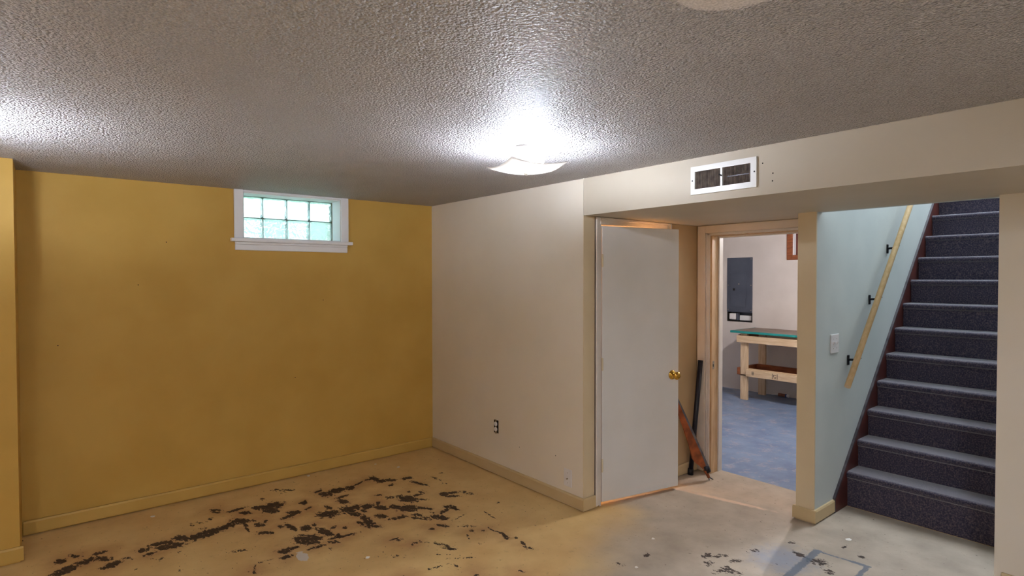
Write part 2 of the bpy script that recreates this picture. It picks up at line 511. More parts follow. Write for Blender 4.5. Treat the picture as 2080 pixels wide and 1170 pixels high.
CARPET = carpet_mat(); CEILING = ceiling_mat(); FLOOR = floor_mat(); BLUE_FLOOR = blue_floor_mat()
GLASS_BLOCK = glass_block_mat(); SHADE = shade_mat(); SHADE_DENSE = shade_mat('dense white glass shade', 0.06)
BULB_MAT = glow_mat('lit frosted bulb', BULB_COLOR, BULB)
BULB_LEFT_MAT = glow_mat('lit brighter frosted bulb', BULB_COLOR, BULB_LEFT)
FILL_DISC_MAT = glow_mat('added fill diffuser', BULB_COLOR, FILL_DISC)
CLOSET_BULB_MAT = glow_mat('lit warm bulb', (1.0, 0.55, 0.24), CLOSET_BULB)
UTIL_BULB_MAT = glow_mat('lit utility bulb', (0.95, 0.90, 0.90), UTILITY_BULB)

# ------------------------------------------------------------------ floor with wear and painted light maps (world coordinates)
BLOBS = "-2.614,-0.517,0.024,-0.004,0.001,-0.036,1.00;-2.599,-0.659,0.054,0.020,0.004,-0.042,1.00;-2.551,-0.497,0.022,-0.031,-0.002,-0.020,1.00;-2.506,-0.606,0.037,0.005,0.001,-0.032,1.00;-2.441,-0.539,0.034,-0.003,0.000,-0.018,1.00;-2.438,-0.626,0.042,-0.045,-0.002,-0.025,1.00;-2.402,-0.736,0.042,0.012,0.001,-0.034,1.00;-2.253,-0.653,0.027,-0.000,-0.001,-0.027,1.00;-2.234,-0.725,0.031,0.001,-0.000,-0.014,1.00;-2.166,-0.621,0.060,-0.014,-0.002,-0.028,1.00;-2.129,-0.691,0.070,-0.023,-0.003,-0.033,1.00;-2.061,-0.620,0.038,-0.038,-0.006,-0.033,1.00;-1.939,-0.645,0.101,0.015,-0.005,-0.048,1.00;-1.815,-0.618,0.052,0.019,-0.003,-0.036,1.00;-1.742,-0.584,0.043,-0.035,-0.010,-0.040,1.00;-1.734,-0.696,-0.007,-0.099,-0.009,-0.006,1.00;-1.584,-0.447,0.046,-0.020,-0.008,-0.034,1.00;-1.506,-0.470,0.061,-0.011,-0.013,-0.056,1.00;-1.545,-0.545,0.040,-0.033,-0.011,-0.038,1.00;-1.680,-0.473,0.029,-0.024,-0.006,-0.023,1.00;-1.713,-0.387,0.057,0.005,-0.003,-0.018,1.00;-1.817,-0.308,0.034,-0.028,-0.004,-0.018,1.00;-1.828,-0.344,0.021,-0.025,-0.003,-0.013,1.00;-1.672,-0.629,0.017,-0.014,-0.004,-0.016,1.00;-1.663,-0.720,0.024,-0.020,-0.008,-0.028,1.00;-1.618,-0.686,0.008,-0.006,-0.006,-0.019,1.00;-1.668,-0.852,0.036,-0.030,-0.006,-0.021,1.00;-1.568,-0.827,0.017,-0.004,-0.004,-0.017,1.00;-1.525,-0.880,0.015,-0.050,-0.014,-0.027,1.00;-1.471,-0.703,0.060,0.016,-0.004,-0.020,1.00;-1.432,-0.671,0.028,-0.013,-0.009,-0.031,1.00;-1.326,-0.549,0.017,0.030,0.003,-0.018,1.00;-1.508,-1.101,0.057,-0.031,-0.017,-0.052,1.00;-1.460,-0.945,0.016,-0.013,-0.014,-0.039,1.00;-1.657,-1.167,0.025,-0.021,-0.008,-0.024,1.00;-1.621,-1.149,0.028,-0.010,-0.004,-0.016,1.00;-1.658,-1.232,0.023,-0.007,-0.003,-0.012,1.00;-1.842,-1.273,-0.019,-0.057,-0.004,0.005,1.00;-1.773,-1.209,0.039,-0.002,-0.002,-0.010,0.60;-1.859,-0.991,0.059,-0.016,-0.003,-0.020,0.55;-2.101,-0.806,0.013,-0.004,-0.001,-0.014,0.70;-2.337,-0.700,0.031,-0.003,-0.000,-0.017,0.50;-2.309,-0.872,0.007,-0.005,-0.001,-0.012,0.70;-2.148,-1.025,0.023,-0.013,-0.002,-0.012,0.50;-1.958,-0.454,0.043,-0.006,-0.004,-0.029,0.45;-1.876,-0.434,0.013,-0.004,-0.003,-0.019,0.80;-1.942,-0.554,0.017,-0.007,-0.002,-0.014,0.80;-1.536,-0.304,0.019,-0.016,-0.006,-0.021,0.70;-1.381,-0.213,0.072,-0.051,-0.008,-0.025,0.60;-1.916,-0.915,0.009,-0.008,-0.003,-0.011,0.70;-2.198,-0.829,0.034,-0.022,-0.002,-0.020,0.50;-1.485,-0.487,0.035,0.029,-0.004,-0.042,1.00;-1.440,-0.664,0.035,-0.021,-0.008,-0.025,1.00;-1.512,-0.713,0.023,-0.001,-0.005,-0.020,1.00;-1.333,-0.543,0.027,0.000,-0.007,-0.027,1.00;-1.344,-0.658,0.029,0.009,-0.003,-0.013,1.00;-1.332,-0.258,0.021,-0.013,-0.007,-0.023,0.80;-1.380,-0.272,0.020,-0.010,-0.005,-0.017,0.70;-1.182,-0.408,0.031,0.005,-0.005,-0.020,1.00;-1.161,-0.495,0.036,-0.030,-0.016,-0.041,1.00;-1.071,-0.476,0.064,-0.011,-0.015,-0.043,1.00;-0.980,-0.487,0.021,-0.017,-0.015,-0.036,1.00;-0.909,-0.447,0.058,0.028,-0.004,-0.015,1.00;-0.814,-0.415,0.023,-0.008,-0.006,-0.015,1.00;-0.765,-0.429,0.010,-0.061,-0.020,-0.030,1.00;-0.749,-0.503,0.031,-0.013,-0.014,-0.030,1.00;-0.689,-0.527,0.033,-0.027,-0.013,-0.024,1.00;-0.728,-0.622,0.021,-0.005,-0.009,-0.019,1.00;-0.574,-0.569,0.041,-0.012,-0.011,-0.022,1.00;-0.558,-0.721,0.027,-0.079,-0.012,-0.017,1.00;-0.407,-0.715,0.009,-0.060,-0.011,-0.014,0.70;-0.310,-0.642,0.014,-0.011,-0.012,-0.020,0.60;-0.413,-0.840,0.010,-0.030,-0.009,-0.012,0.60;-1.094,-0.610,0.043,-0.000,-0.006,-0.018,1.00;-1.122,-0.688,0.021,-0.041,-0.018,-0.035,1.00;-1.274,-0.827,0.064,-0.027,-0.017,-0.049,1.00;-1.237,-0.733,0.010,-0.032,-0.012,-0.021,1.00;-1.157,-0.852,0.031,-0.048,-0.023,-0.046,1.00;-1.101,-0.845,0.035,-0.006,-0.013,-0.037,1.00;-1.145,-0.952,0.028,-0.023,-0.012,-0.028,1.00;-1.034,-0.873,0.041,-0.013,-0.015,-0.036,1.00;-1.081,-0.927,0.014,-0.012,-0.011,-0.023,1.00;-0.975,-0.948,0.029,-0.043,-0.016,-0.029,1.00;-0.954,-0.869,0.010,-0.008,-0.010,-0.020,1.00;-0.838,-0.836,0.050,-0.024,-0.010,-0.021,0.70;-0.888,-0.743,0.024,-0.011,-0.006,-0.013,1.00;-0.765,-0.925,0.043,-0.057,-0.030,-0.050,1.00;-0.677,-0.909,0.033,-0.008,-0.008,-0.017,1.00;-0.694,-0.819,0.009,-0.008,-0.007,-0.013,1.00;-0.629,-0.888,0.006,-0.026,-0.008,-0.011,1.00;-0.899,-0.997,0.029,-0.024,-0.015,-0.028,1.00;-0.841,-1.072,0.051,-0.042,-0.025,-0.046,1.00;-0.751,-1.146,0.035,-0.059,-0.009,-0.014,1.00;-0.680,-1.010,0.030,-0.025,-0.012,-0.019,0.60;-0.527,-1.017,0.025,-0.020,-0.020,-0.032,1.00;-0.466,-1.029,0.040,-0.024,-0.010,-0.016,1.00;-0.502,-1.083,0.036,-0.030,-0.010,-0.015,1.00;-0.390,-1.100,0.026,-0.059,-0.018,-0.022,0.60;-0.618,-1.229,0.030,-0.025,-0.014,-0.021,1.00;-0.606,-1.279,0.010,-0.027,-0.010,-0.012,1.00;-0.680,-1.258,0.036,0.010,-0.008,-0.021,1.00;-0.755,-1.330,0.031,-0.050,-0.018,-0.025,1.00;-0.759,-1.231,0.010,-0.026,-0.009,-0.012,0.60;-0.850,-1.258,0.055,-0.060,-0.018,-0.029,0.65;-0.847,-1.197,0.024,-0.020,-0.014,-0.024,0.80;-0.961,-1.166,0.053,-0.015,-0.007,-0.016,1.00;-0.924,-1.159,0.011,-0.009,-0.009,-0.017,1.00;-1.034,-1.075,0.027,-0.031,-0.013,-0.024,1.00;-1.129,-1.077,0.006,-0.072,-0.025,-0.031,1.00;-1.176,-1.097,0.014,-0.042,-0.009,-0.015,1.00;-1.135,-1.178,0.045,-0.037,-0.008,-0.017,1.00;-1.164,-1.177,0.011,-0.009,-0.007,-0.015,1.00;-1.576,-0.826,0.010,-0.009,-0.006,-0.018,1.00;-1.524,-0.869,0.013,-0.061,-0.012,-0.021,1.00;-1.458,-0.946,0.029,-0.023,-0.011,-0.032,1.00;-1.405,-0.932,0.011,-0.009,-0.007,-0.018,1.00;-1.392,-1.068,0.024,-0.068,-0.018,-0.032,1.00;-1.330,-1.040,0.026,0.010,-0.003,-0.014,1.00;-1.343,-1.152,0.010,-0.008,-0.007,-0.016,1.00;-1.277,-1.084,0.012,-0.010,-0.007,-0.017,1.00;-1.524,-1.067,0.042,-0.017,-0.012,-0.042,1.00;-1.475,-1.107,0.035,-0.045,-0.016,-0.039,1.00;-1.512,-1.149,0.044,-0.036,-0.008,-0.022,1.00;-1.329,-1.190,0.078,-0.013,-0.004,-0.013,1.00;-1.403,-1.229,0.020,-0.016,-0.006,-0.015,1.00;-1.497,-1.226,0.051,-0.004,-0.003,-0.013,1.00;-1.659,-1.165,0.028,-0.023,-0.008,-0.024,1.00;-1.605,-1.157,0.035,0.001,-0.003,-0.016,1.00;-1.679,-1.237,0.027,-0.017,-0.003,-0.012,1.00;-1.127,-1.409,0.038,-0.003,-0.002,-0.006,1.00;-1.108,-1.435,0.033,-0.007,-0.007,-0.017,0.65;-1.033,-1.528,0.021,-0.009,-0.009,-0.017,0.65;-1.075,-1.549,0.008,-0.007,-0.005,-0.010,1.00;-0.992,-1.572,0.012,-0.016,-0.005,-0.008,0.70;-0.938,-1.681,0.024,-0.069,-0.016,-0.019,0.72;-0.808,-1.436,0.021,-0.032,-0.010,-0.014,1.00;-0.879,-1.435,0.014,-0.011,-0.007,-0.012,1.00;-0.699,-1.537,0.044,-0.036,-0.008,-0.012,0.65;-0.713,-1.604,0.011,-0.009,-0.009,-0.013,1.00;-0.771,-1.655,-0.012,-0.029,-0.008,-0.002,0.80;-0.661,-1.648,0.010,-0.008,-0.007,-0.010,1.00;-0.612,-1.660,-0.002,-0.034,-0.007,-0.006,1.00;-0.597,-1.733,0.012,-0.035,-0.007,-0.007,1.00;-0.605,-1.797,-0.002,-0.041,-0.016,-0.012,1.00;-0.567,-1.844,0.009,-0.008,-0.006,-0.008,1.00;-0.589,-1.944,-0.014,-0.042,-0.013,-0.005,1.00;-0.586,-1.995,0.014,-0.029,-0.008,-0.007,0.80;-0.779,-1.767,0.002,-0.022,-0.006,-0.006,0.70;-0.993,-1.760,0.051,-0.052,-0.002,-0.004,0.80;-0.940,-1.849,0.067,-0.045,-0.002,-0.004,0.80;-1.113,-1.839,0.033,-0.007,-0.005,-0.011,0.72;-1.049,-1.848,0.032,-0.007,-0.003,-0.007,0.70;-1.013,-1.891,0.008,-0.032,-0.006,-0.006,0.75;-0.493,-1.489,-0.006,-0.055,-0.008,-0.006,0.80;-0.651,-1.397,0.060,0.019,-0.003,-0.008,0.80;-0.789,-2.159,0.008,-0.023,-0.007,-0.006,1.00;-0.985,-2.035,0.009,-0.007,-0.006,-0.008,1.00;-1.205,-1.595,0.037,-0.031,-0.007,-0.013,0.50;-1.241,-1.509,0.011,-0.009,-0.003,-0.007,0.70;-1.447,-1.292,0.010,-0.009,-0.005,-0.013,0.60;-0.328,-1.372,0.006,-0.005,-0.008,-0.010,1.00;-1.274,-1.813,0.005,-0.005,-0.004,-0.007,1.00;0.028,-2.717,0.032,-0.012,-0.025,-0.019,0.70;0.043,-2.834,0.009,-0.051,-0.030,-0.012,0.75;-0.012,-2.798,0.039,-0.018,-0.021,-0.014,0.60;0.151,-2.714,0.036,-0.019,-0.019,-0.012,0.70;0.163,-2.793,0.021,-0.027,-0.020,-0.010,0.70;0.338,-2.796,0.037,-0.020,-0.021,-0.012,0.60;0.491,-2.972,-0.003,-0.041,-0.018,-0.005,1.00;0.486,-3.076,0.021,-0.049,-0.034,-0.011,0.75;0.774,-3.095,0.012,-0.010,-0.019,-0.007,1.00;0.605,-2.880,0.014,-0.022,-0.019,-0.008,0.70;0.720,-3.200,0.002,-0.018,-0.019,-0.005,0.80;0.424,-3.156,0.004,-0.022,-0.028,-0.008,0.70;-0.346,-2.425,0.014,-0.026,-0.017,-0.012,0.60;-0.154,-2.456,0.014,-0.012,-0.013,-0.010,1.00;0.095,-2.661,0.018,-0.015,-0.020,-0.012,1.00"


def make_floor():
    fx = np.concatenate([np.arange(-4.7, -2.9, 0.2), np.arange(-2.9, 0.75, 0.0125), np.arange(0.75, 1.405, 0.025), [1.405]])
    fy = np.concatenate([np.arange(-5.8, -3.4, 0.2), np.arange(-3.4, -2.6, 0.016), np.arange(-2.6, 0.0, 0.0125), [0.0]])
    X, Y = np.meshgrid(fx, fy)
    x, y = X.ravel(), Y.ravel()
    nx, ny = len(fx), len(fy)
    wear = np.zeros_like(x)
    halo = np.zeros_like(x)
    for bl in BLOBS.split(';'):
        cx, cy, ax, ay, bx, by, d = [float(t) for t in bl.split(',')]
        det = ax * by - ay * bx
        if abs(det) < 1e-7:
            continue
        px, py = x - cx, y - cy
        u = (px * by - py * bx) / det
        v = (-px * ay + py * ax) / det
        q = np.sqrt(u * u + v * v)
        wear = np.maximum(wear, d * np.clip(1.65 - q, 0, 1.0) * 0.97)
        if d > 0.9:
            halo = np.maximum(halo, np.clip(1.0 - np.hypot(px, py) / 0.22, 0, 1))

    def sm(a, b, t):
        t = np.clip((t - a) / (b - a), 0, 1); return t * t * (3 - 2 * t)

    def seg(p, q, r):
        p = np.array(p); q = np.array(q); d = q - p
        t = np.clip(((x - p[0]) * d[0] + (y - p[1]) * d[1]) / (d @ d), 0, 1)
        return np.clip(1.0 - np.hypot(x - p[0] - t * d[0], y - p[1] - t * d[1]) / (2 * r), 0, 1)
    s = 0.36 * x - 0.77 * (y + 1.84)
    daylight_grey = sm(-0.20, 0.65, s)  # grey tone of the stair daylight, painted toward hall and stairs
    daylight_grey = np.maximum(daylight_grey, sm(-0.05, 0.55, x))
    blue = np.clip(1.05 - np.hypot((x - 0.36) / 0.42, (y + 2.94) / 0.36), 0, 1)
    rust = halo * sm(0.1, -0.9, x)
    speck = np.clip(1.3 - np.hypot((x + 1.0) / 1.5, (y + 1.0) / 0.9), 0, 1) + np.clip(1.2 - np.hypot((x - 0.5) / 0.8, (y + 3.0) / 0.5), 0, 1) + 0.35
    seam = np.maximum.reduce([seg((0.609, -3.019), (0.10, -3.05), 0.022), seg((0.609, -3.019), (0.632, -3.261), 0.0085),
                              seg((0.628, -3.19), (0.633, -3.265), 0.014), seg((0.632, -3.261), (0.10, -3.275), 0.013)])
    primer = np.clip(1.35 - np.hypot((x + 1.600) / 0.036, (y + 1.281) / 0.075), 0, 1)
    light_strip = seg((0.806, -1.987), (0.97, -2.72), 0.022) * sm(-2.95, -2.3, y)  # painted light line from the closet door edge, fading outward
    me = bpy.data.meshes.new('floor')
    co = np.stack([x, y, np.zeros_like(x)], 1)
    i = np.arange(nx - 1)[None, :] + nx * np.arange(ny - 1)[:, None]
    i = i.ravel()
    quads = np.stack([i, i + 1, i + nx + 1, i + nx], 1)
    me.from_pydata(co.tolist(), [], quads.tolist())
    for nm, arr in (('wear', wear), ('daylight_grey', daylight_grey), ('blue', blue), ('rust', rust), ('speck', np.clip(speck, 0, 1)), ('seam', seam), ('primer', primer), ('light_strip', light_strip)):
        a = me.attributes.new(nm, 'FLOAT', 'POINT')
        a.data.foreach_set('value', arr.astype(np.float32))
    me.materials.append(FLOOR)
    o = bpy.data.objects.new('floor', me)
    COL.objects.link(o)
    return struct(o, 'worn tan painted concrete floor with dark chipped patches', 'floor')


make_floor()
struct(slab('z', -0.02, 0.0, 1.405, XW + 0.1, -2.749, 0.45).build('floor_utility', BLUE_FLOOR), 'worn blue painted concrete floor beyond the doorway', 'floor')
struct(slab('z', -0.02, 0.0, 1.405, 5.3, -3.95, -2.749).build('floor_stairwell', FLOOR), 'concrete floor beneath the carpeted stairs', 'floor')

# ------------------------------------------------------------------ ceilings
struct(slab('z', H, H + 0.05, -4.6, 0.0, -5.8, 0.0).build('ceiling', CEILING), 'white sprayed texture ceiling of the main room', 'ceiling')
so = MB()
so.box(0.0, XP + 0.03, -5.8, YP1, ZS, H + 0.05)
so.box(0.0, XB + 0.131, YP1, YA, ZS, H + 0.05)
# --- rectangular duct opening for the register is a shallow box in front of it
so = so.build('ceiling_soffit', SOFFIT)
struct(so, 'dropped cream soffit over the hall opening', 'soffit')
struct(slab('z', H, H + 0.05, XB + 0.131, XW + 0.1, YP1, 0.45).build('ceiling_utility', UTIL_WALL), 'flat off white ceiling of the utility room', 'ceiling')

# ------------------------------------------------------------------ walls
WIN = (-1.556, -0.834, 1.787, 2.114)
struct(slab('y', 0.0, 0.26, -4.7, 0.12, 0.0, H + 0.05, [WIN]).build('wall_left', WALL_MUSTARD), 'mustard painted back wall with the glass block window', 'wall')
struct(slab('y', YL, 0.0, -4.6, XL, 0.0, H).build('wall_left_return', WALL_MUSTARD), 'mustard wall return at the left edge', 'wall')
struct(slab('x', 0.0, 0.11, YA + 0.004, 0.0, 0.0, H).build('wall_right', WALL_BEIGE), 'beige wall running from the corner to the hall opening', 'wall')
struct(slab('y', YA, YA + 0.004, 0.0, 0.1101, 0.0, ZS).build('wall_jamb', POST_PAINT), 'tan end of the right wall beside the closet door', 'wall')
DO = (0.158, 0.856, 0.0, 1.848)      # closet door opening in the wall at YA
struct(slab('y', YA, YA + 0.11, 0.1101, XB + 0.131, 0.0, ZS, [(DO[0] - 0.015, DO[1] + 0.015, -1, DO[3] + 0.012)]).build('wall_closet', ALCOVE_PAINT), 'tan alcove wall holding the closet door', 'wall')
UO = (-2.70, -1.962, 0.0, 1.815)     # utility doorway in the wall at XB
struct(slab('x', XB, XB + 0.131, YP1, YA + 0.0, 0.0, ZS, [(UO[0] - 0.015, UO[1] + 0.015, -1, UO[3] + 0.015)]).build('wall_alcove', POST_PAINT), 'tan alcove wall around the utility doorway', 'wall')
# partition between utility room and stairs: tan front, pale stair side
struct(slab('x', XP, XP + 0.012, YP2, YP1, 0.0, ZS).build('wall_post', POST_PAINT), 'tan end face of the partition beside the stairs', 'wall')
struct(slab('y', YP2, YP1, XP + 0.012, 5.3, 0.0, 4.9).build('wall_stair_left', STAIR_WALL), 'pale grey stairwell wall carrying the handrail', 'wall')
struct(slab('x', XR, XR + 0.10, -5.8, YC, 0.0, ZS).build('wall_stair_front', WALL_BEIGE), 'beige wall face at the right edge beside the stairs', 'wall')
struct(slab('y', -3.95, -3.83, XR + 0.10, 5.3, 0.0, 4.9).build('wall_stair_right', STAIR_WALL), 'pale grey stairwell wall right of the steps', 'wall')
struct(slab('x', XP + 0.03, XP + 0.08, -3.83, YP2, ZS, 4.9).build('wall_stair_header', STAIR_WALL), 'stairwell wall above the soffit edge', 'wall')
SWIN = (-3.80, -2.88, 2.62, 4.85)
struct(slab('x', 5.3, 5.42, -3.95, YP1, 0.0, 4.9, [SWIN]).build('wall_stair_end', STAIR_WALL), 'wall at the head of the stairwell with a tall window opening', 'wall')
struct(slab('z', 4.9, 4.95, XP, 5.42, -3.95, YP1, [(2.55, 5.25, -3.78, -2.92)]).build('ceiling_stairwell', STAIR_WALL), 'white ceiling with an added skylight opening high above the stairs', 'ceiling')  # skylight opening added so daylight falls on the treads
for nm, loc, rot, sx, sy in (('portal_top', (3.9, -3.35, 4.94), (0, 0, 0), 2.7, 0.86), ('portal_end', (5.41, -3.34, 3.735), (0, math.radians(90), 0), 2.23, 0.92)):
    pl_ = bpy.data.lights.new(nm, 'AREA'); pl_.shape = 'RECTANGLE'; pl_.size = sx; pl_.size_y = sy
    pl_.cycles.is_portal = True
    po_ = bpy.data.objects.new(nm, pl_); COL.objects.link(po_); po_.location = loc; po_.rotation_euler = rot
# utility room shell
PAN = (-0.56, -0.205, 0.903, 1.030)   # open pocket under the breaker panel
UWIN = (-1.62, -1.078, 1.769, 2.06)
struct(slab('x', XW, XW + 0.1, YP1, 0.45, 0.0, H, [PAN, UWIN]).build('wall_utility_back', UTIL_WALL), 'off white utility room wall behind the workbench', 'wall')
struct(slab('y', 0.45, 0.55, XB + 0.131, XW + 0.1, 0.0, H).build('wall_utility_left', UTIL_WALL), 'off white utility room wall out of view on the left', 'wall')
struct(slab('x', XB + 0.131 - 0.03, XB + 0.131, YA, 0.45, 0.0, H).build('wall_utility_front', UTIL_WALL), 'off white utility room wall backing onto the closet', 'wall')
# closet shell
struct(slab('y', -0.62, -0.52, 0.11, XB + 0.10, 0.0, H).build('wall_closet_back', UTIL_WALL), 'plain white back wall inside the closet', 'wall')
struct(slab('z', ZS, ZS + 0.03, 0.11, XB + 0.10, YA + 0.0, -0.52).build('ceiling_closet', UTIL_WALL), 'plain white ceiling inside the closet', 'ceiling')
# walls behind the camera
struct(slab('x', -4.7, -4.6, -5.9, 0.0, 0.0, H).build('wall_far_left', WALL_MUSTARD), 'mustard room wall out of view on the left', 'wall')
struct(slab('y', -5.9, -5.8, -4.6, XR, 0.0, H).build('wall_behind', WALL_BEIGE), 'beige room wall behind the viewpoint', 'wall')

# ------------------------------------------------------------------ baseboards
def base_profile(t=TB, h=HB, gap=0.011):
    return [(0, gap), (t, gap), (t, h - 0.010), (t - 0.005, h), (0, h)]


def base_y(name, label, x0, x1, y, mat, slant=0.0, side=-1):
    mb = MB()
    mb.prism([(p[0] * side, p[1]) for p in base_profile()], 'x', 0.0, x1 - x0)
    o = mb.build(name, mat)
    o.location = (x0, y, 0)
    if slant:
        o.location.y = y - slant
        o.rotation_euler.z = math.atan2(slant, x1 - x0)
    return struct(o, label, 'baseboard')


def base_x(name, label, x, y0, y1, mat, side=-1):
    mb = MB()
    mb.prism([(p[0] * side, p[1]) for p in base_profile()], 'y', y0, y1)
    o = mb.build(name, mat)
    o.location.x = x
    return struct(o, label, 'baseboard')


base_y('baseboard_left', 'mustard baseboard pulling away along the back wall', XL + 0.006, -0.0155, 0.0, BASE_PAINT, slant=0.007)
base_x('baseboard_right', 'beige baseboard along the right wall below the outlets', 0.0, YA - TB, -0.016, BASE_PAINT_R)
base_y('baseboard_jamb', 'short tan baseboard wrapping into the closet side', 0.0, 0.104, YA, BASE_PAINT_R)
base_y('baseboard_alcove', 'tan baseboard in the dark alcove corner', 0.925, XB - 0.02, YA, BASE_PAINT_R)
base_y('baseboard_return', 'short mustard baseboard block at the left wall return', XL - 0.085, XL + TB, YL, BASE_PAINT)
base_y('baseboard_return_far', 'pale baseboard end beyond the left wall return', XL - 1.2, XL - 0.092, YL, TRIM_WHITE)
# post baseboard: front and stair side
pb = MB()
pb.prism([(XP - p[0], p[1]) for p in base_profile()], 'y', YP2 - TB, YP1 + TB)
pb.prism([(YP2 - p[0], p[1]) for p in base_profile()], 'x', XP, 1.214)
pb.prism([(YP1 + p[0], p[1]) for p in base_profile()], 'x', XP, 1.25)
struct(pb.build('baseboard_post', BASE_PAINT_R), 'tan baseboard wrapped around the foot of the stair post', 'baseboard')
base_x('baseboard_stair_front', 'beige baseboard of the wall face right of the stairs', XR, -5.78, YC - 0.03, BASE_PAINT_R)

# ------------------------------------------------------------------ glass block window
wn = thing('window_1', 'white framed glass block window high on the mustard wall', 'window', ((WIN[0] + WIN[1]) / 2, 0, WIN[2]), kind='structure')
MB().box(-1.617, WIN[0], -0.018, 0.0, 1.785, H, 0.003).build('casing', TRIM_WHITE, wn)
MB().box(WIN[1], -0.776, -0.018, 0.0, 1.785, H, 0.003).build('casing', TRIM_WHITE, wn)
MB().box(WIN[0], WIN[1], -0.018, 0.0, WIN[3], H - 0.001, 0.002).build('head_casing', TRIM_WHITE, wn)
MB().box(-1.642, -0.750, -0.042, 0.0, 1.760, 1.785, 0.004, 2).build('sill', TRIM_WHITE, wn)
ap = MB(); ap.box(-1.612, -0.786, -0.016, 0.0, 1.700, 1.742, 0.003); ap.box(-1.612, -0.786, -0.022, 0.0, 1.742, 1.760, 0.004)
ap.build('apron', TRIM_WHITE, wn)
rv = MB()
rv.box(WIN[0], WIN[0] + 0.006, 0.0, 0.155, WIN[2], WIN[3]); rv.box(WIN[1] - 0.006, WIN[1], 0.0, 0.155, WIN[2], WIN[3])
rv.box(WIN[0], WIN[1], 0.0, 0.155, WIN[3] - 0.006, WIN[3]); rv.box(WIN[0], WIN[1], 0.0, 0.155, WIN[2], WIN[2] + 0.006)
rv.build('reveal', TRIM_WHITE, wn)
bw, bh = (WIN[1] - WIN[0] - 0.012) / 4, (WIN[3] - WIN[2] - 0.012) / 2
for r in range(2):
    for c in range(4):
        x0 = WIN[0] + 0.006 + c * bw; z0 = WIN[2] + 0.006 + r * bh
        MB().box(x0 + 0.003, x0 + bw - 0.003, 0.155, 0.235, z0 + 0.003, z0 + bh - 0.003, 0.016, 3).build('glass_block', GLASS_BLOCK, wn, smooth=True)
mo = MB()
for c in range(5):
    xx = WIN[0] + 0.006 + c * bw
    mo.box(xx - 0.003, xx + 0.003, 0.172, 0.222, WIN[2] + 0.006, WIN[3] - 0.006)
for r in range(3):
    zz = WIN[2] + 0.006 + r * bh
    mo.box(WIN[0] + 0.006, WIN[1] - 0.006, 0.173, 0.221, zz - 0.003, zz + 0.003)
mo.build('mortar', MORTAR, wn)

# outside the window
struct(slab('z', 1.55, 1.70, -6.0, 2.0, 0.26, 6.0).build('ground_lawn', GRASS), 'green lawn outside the glass block window', 'lawn')


def shrub(loc, rx, rz, label, seed):
    rnd = random.Random(seed)
    t = thing('shrub', label, 'shrub', loc, group='shrubs outside the window')
    mb = MB()
    for _ in range(420):
        a = rnd.uniform(0, 2 * math.pi); u = rnd.uniform(-0.9, 1); q = rnd.uniform(0.55, 1.0)
        w = math.sqrt(max(0, 1 - u * u))
        c = Vector((rx * q * w * math.cos(a), 0.7 * rx * q * w * math.sin(a), rz * (1 + u * q) * 0.5 + 0.02))
        n = Vector((rnd.uniform(-1, 1), rnd.uniform(-1, 1), rnd.uniform(-0.5, 1))).normalized()
        d1 = n.orthogonal().normalized(); d2 = n.cross(d1)
        l = rnd.uniform(0.02, 0.04)
        vs = [mb.bm.verts.new(c + v) for v in (-d1 * l, d2 * l * 0.45 + n * 0.004, d1 * l, -d2 * l * 0.45 + n * 0.004)]
        mb.bm.faces.new(vs)
    mb.build('foliage', LEAF, t, world=False, norm=False)
    st = MB()
    for k in range(3):
        st.tube((0, 0, 0), (rnd.uniform(-.1, .1), rnd.uniform(-.1, .1), rz * 0.7), 0.008, 0.004, 6)
    st.build('stem', BROWN_WOOD, t, world=False)


shrub((-0.60, 0.85, 1.70), 0.22, 0.34, 'tall leafy green shrub outside the right glass blocks', 1)
shrub((-1.00, 0.95, 1.70), 0.16, 0.29, 'medium leafy green shrub outside the middle glass blocks', 2)
shrub((-1.36, 0.90, 1.70), 0.15, 0.22, 'low leafy green shrub outside the left glass blocks', 3)

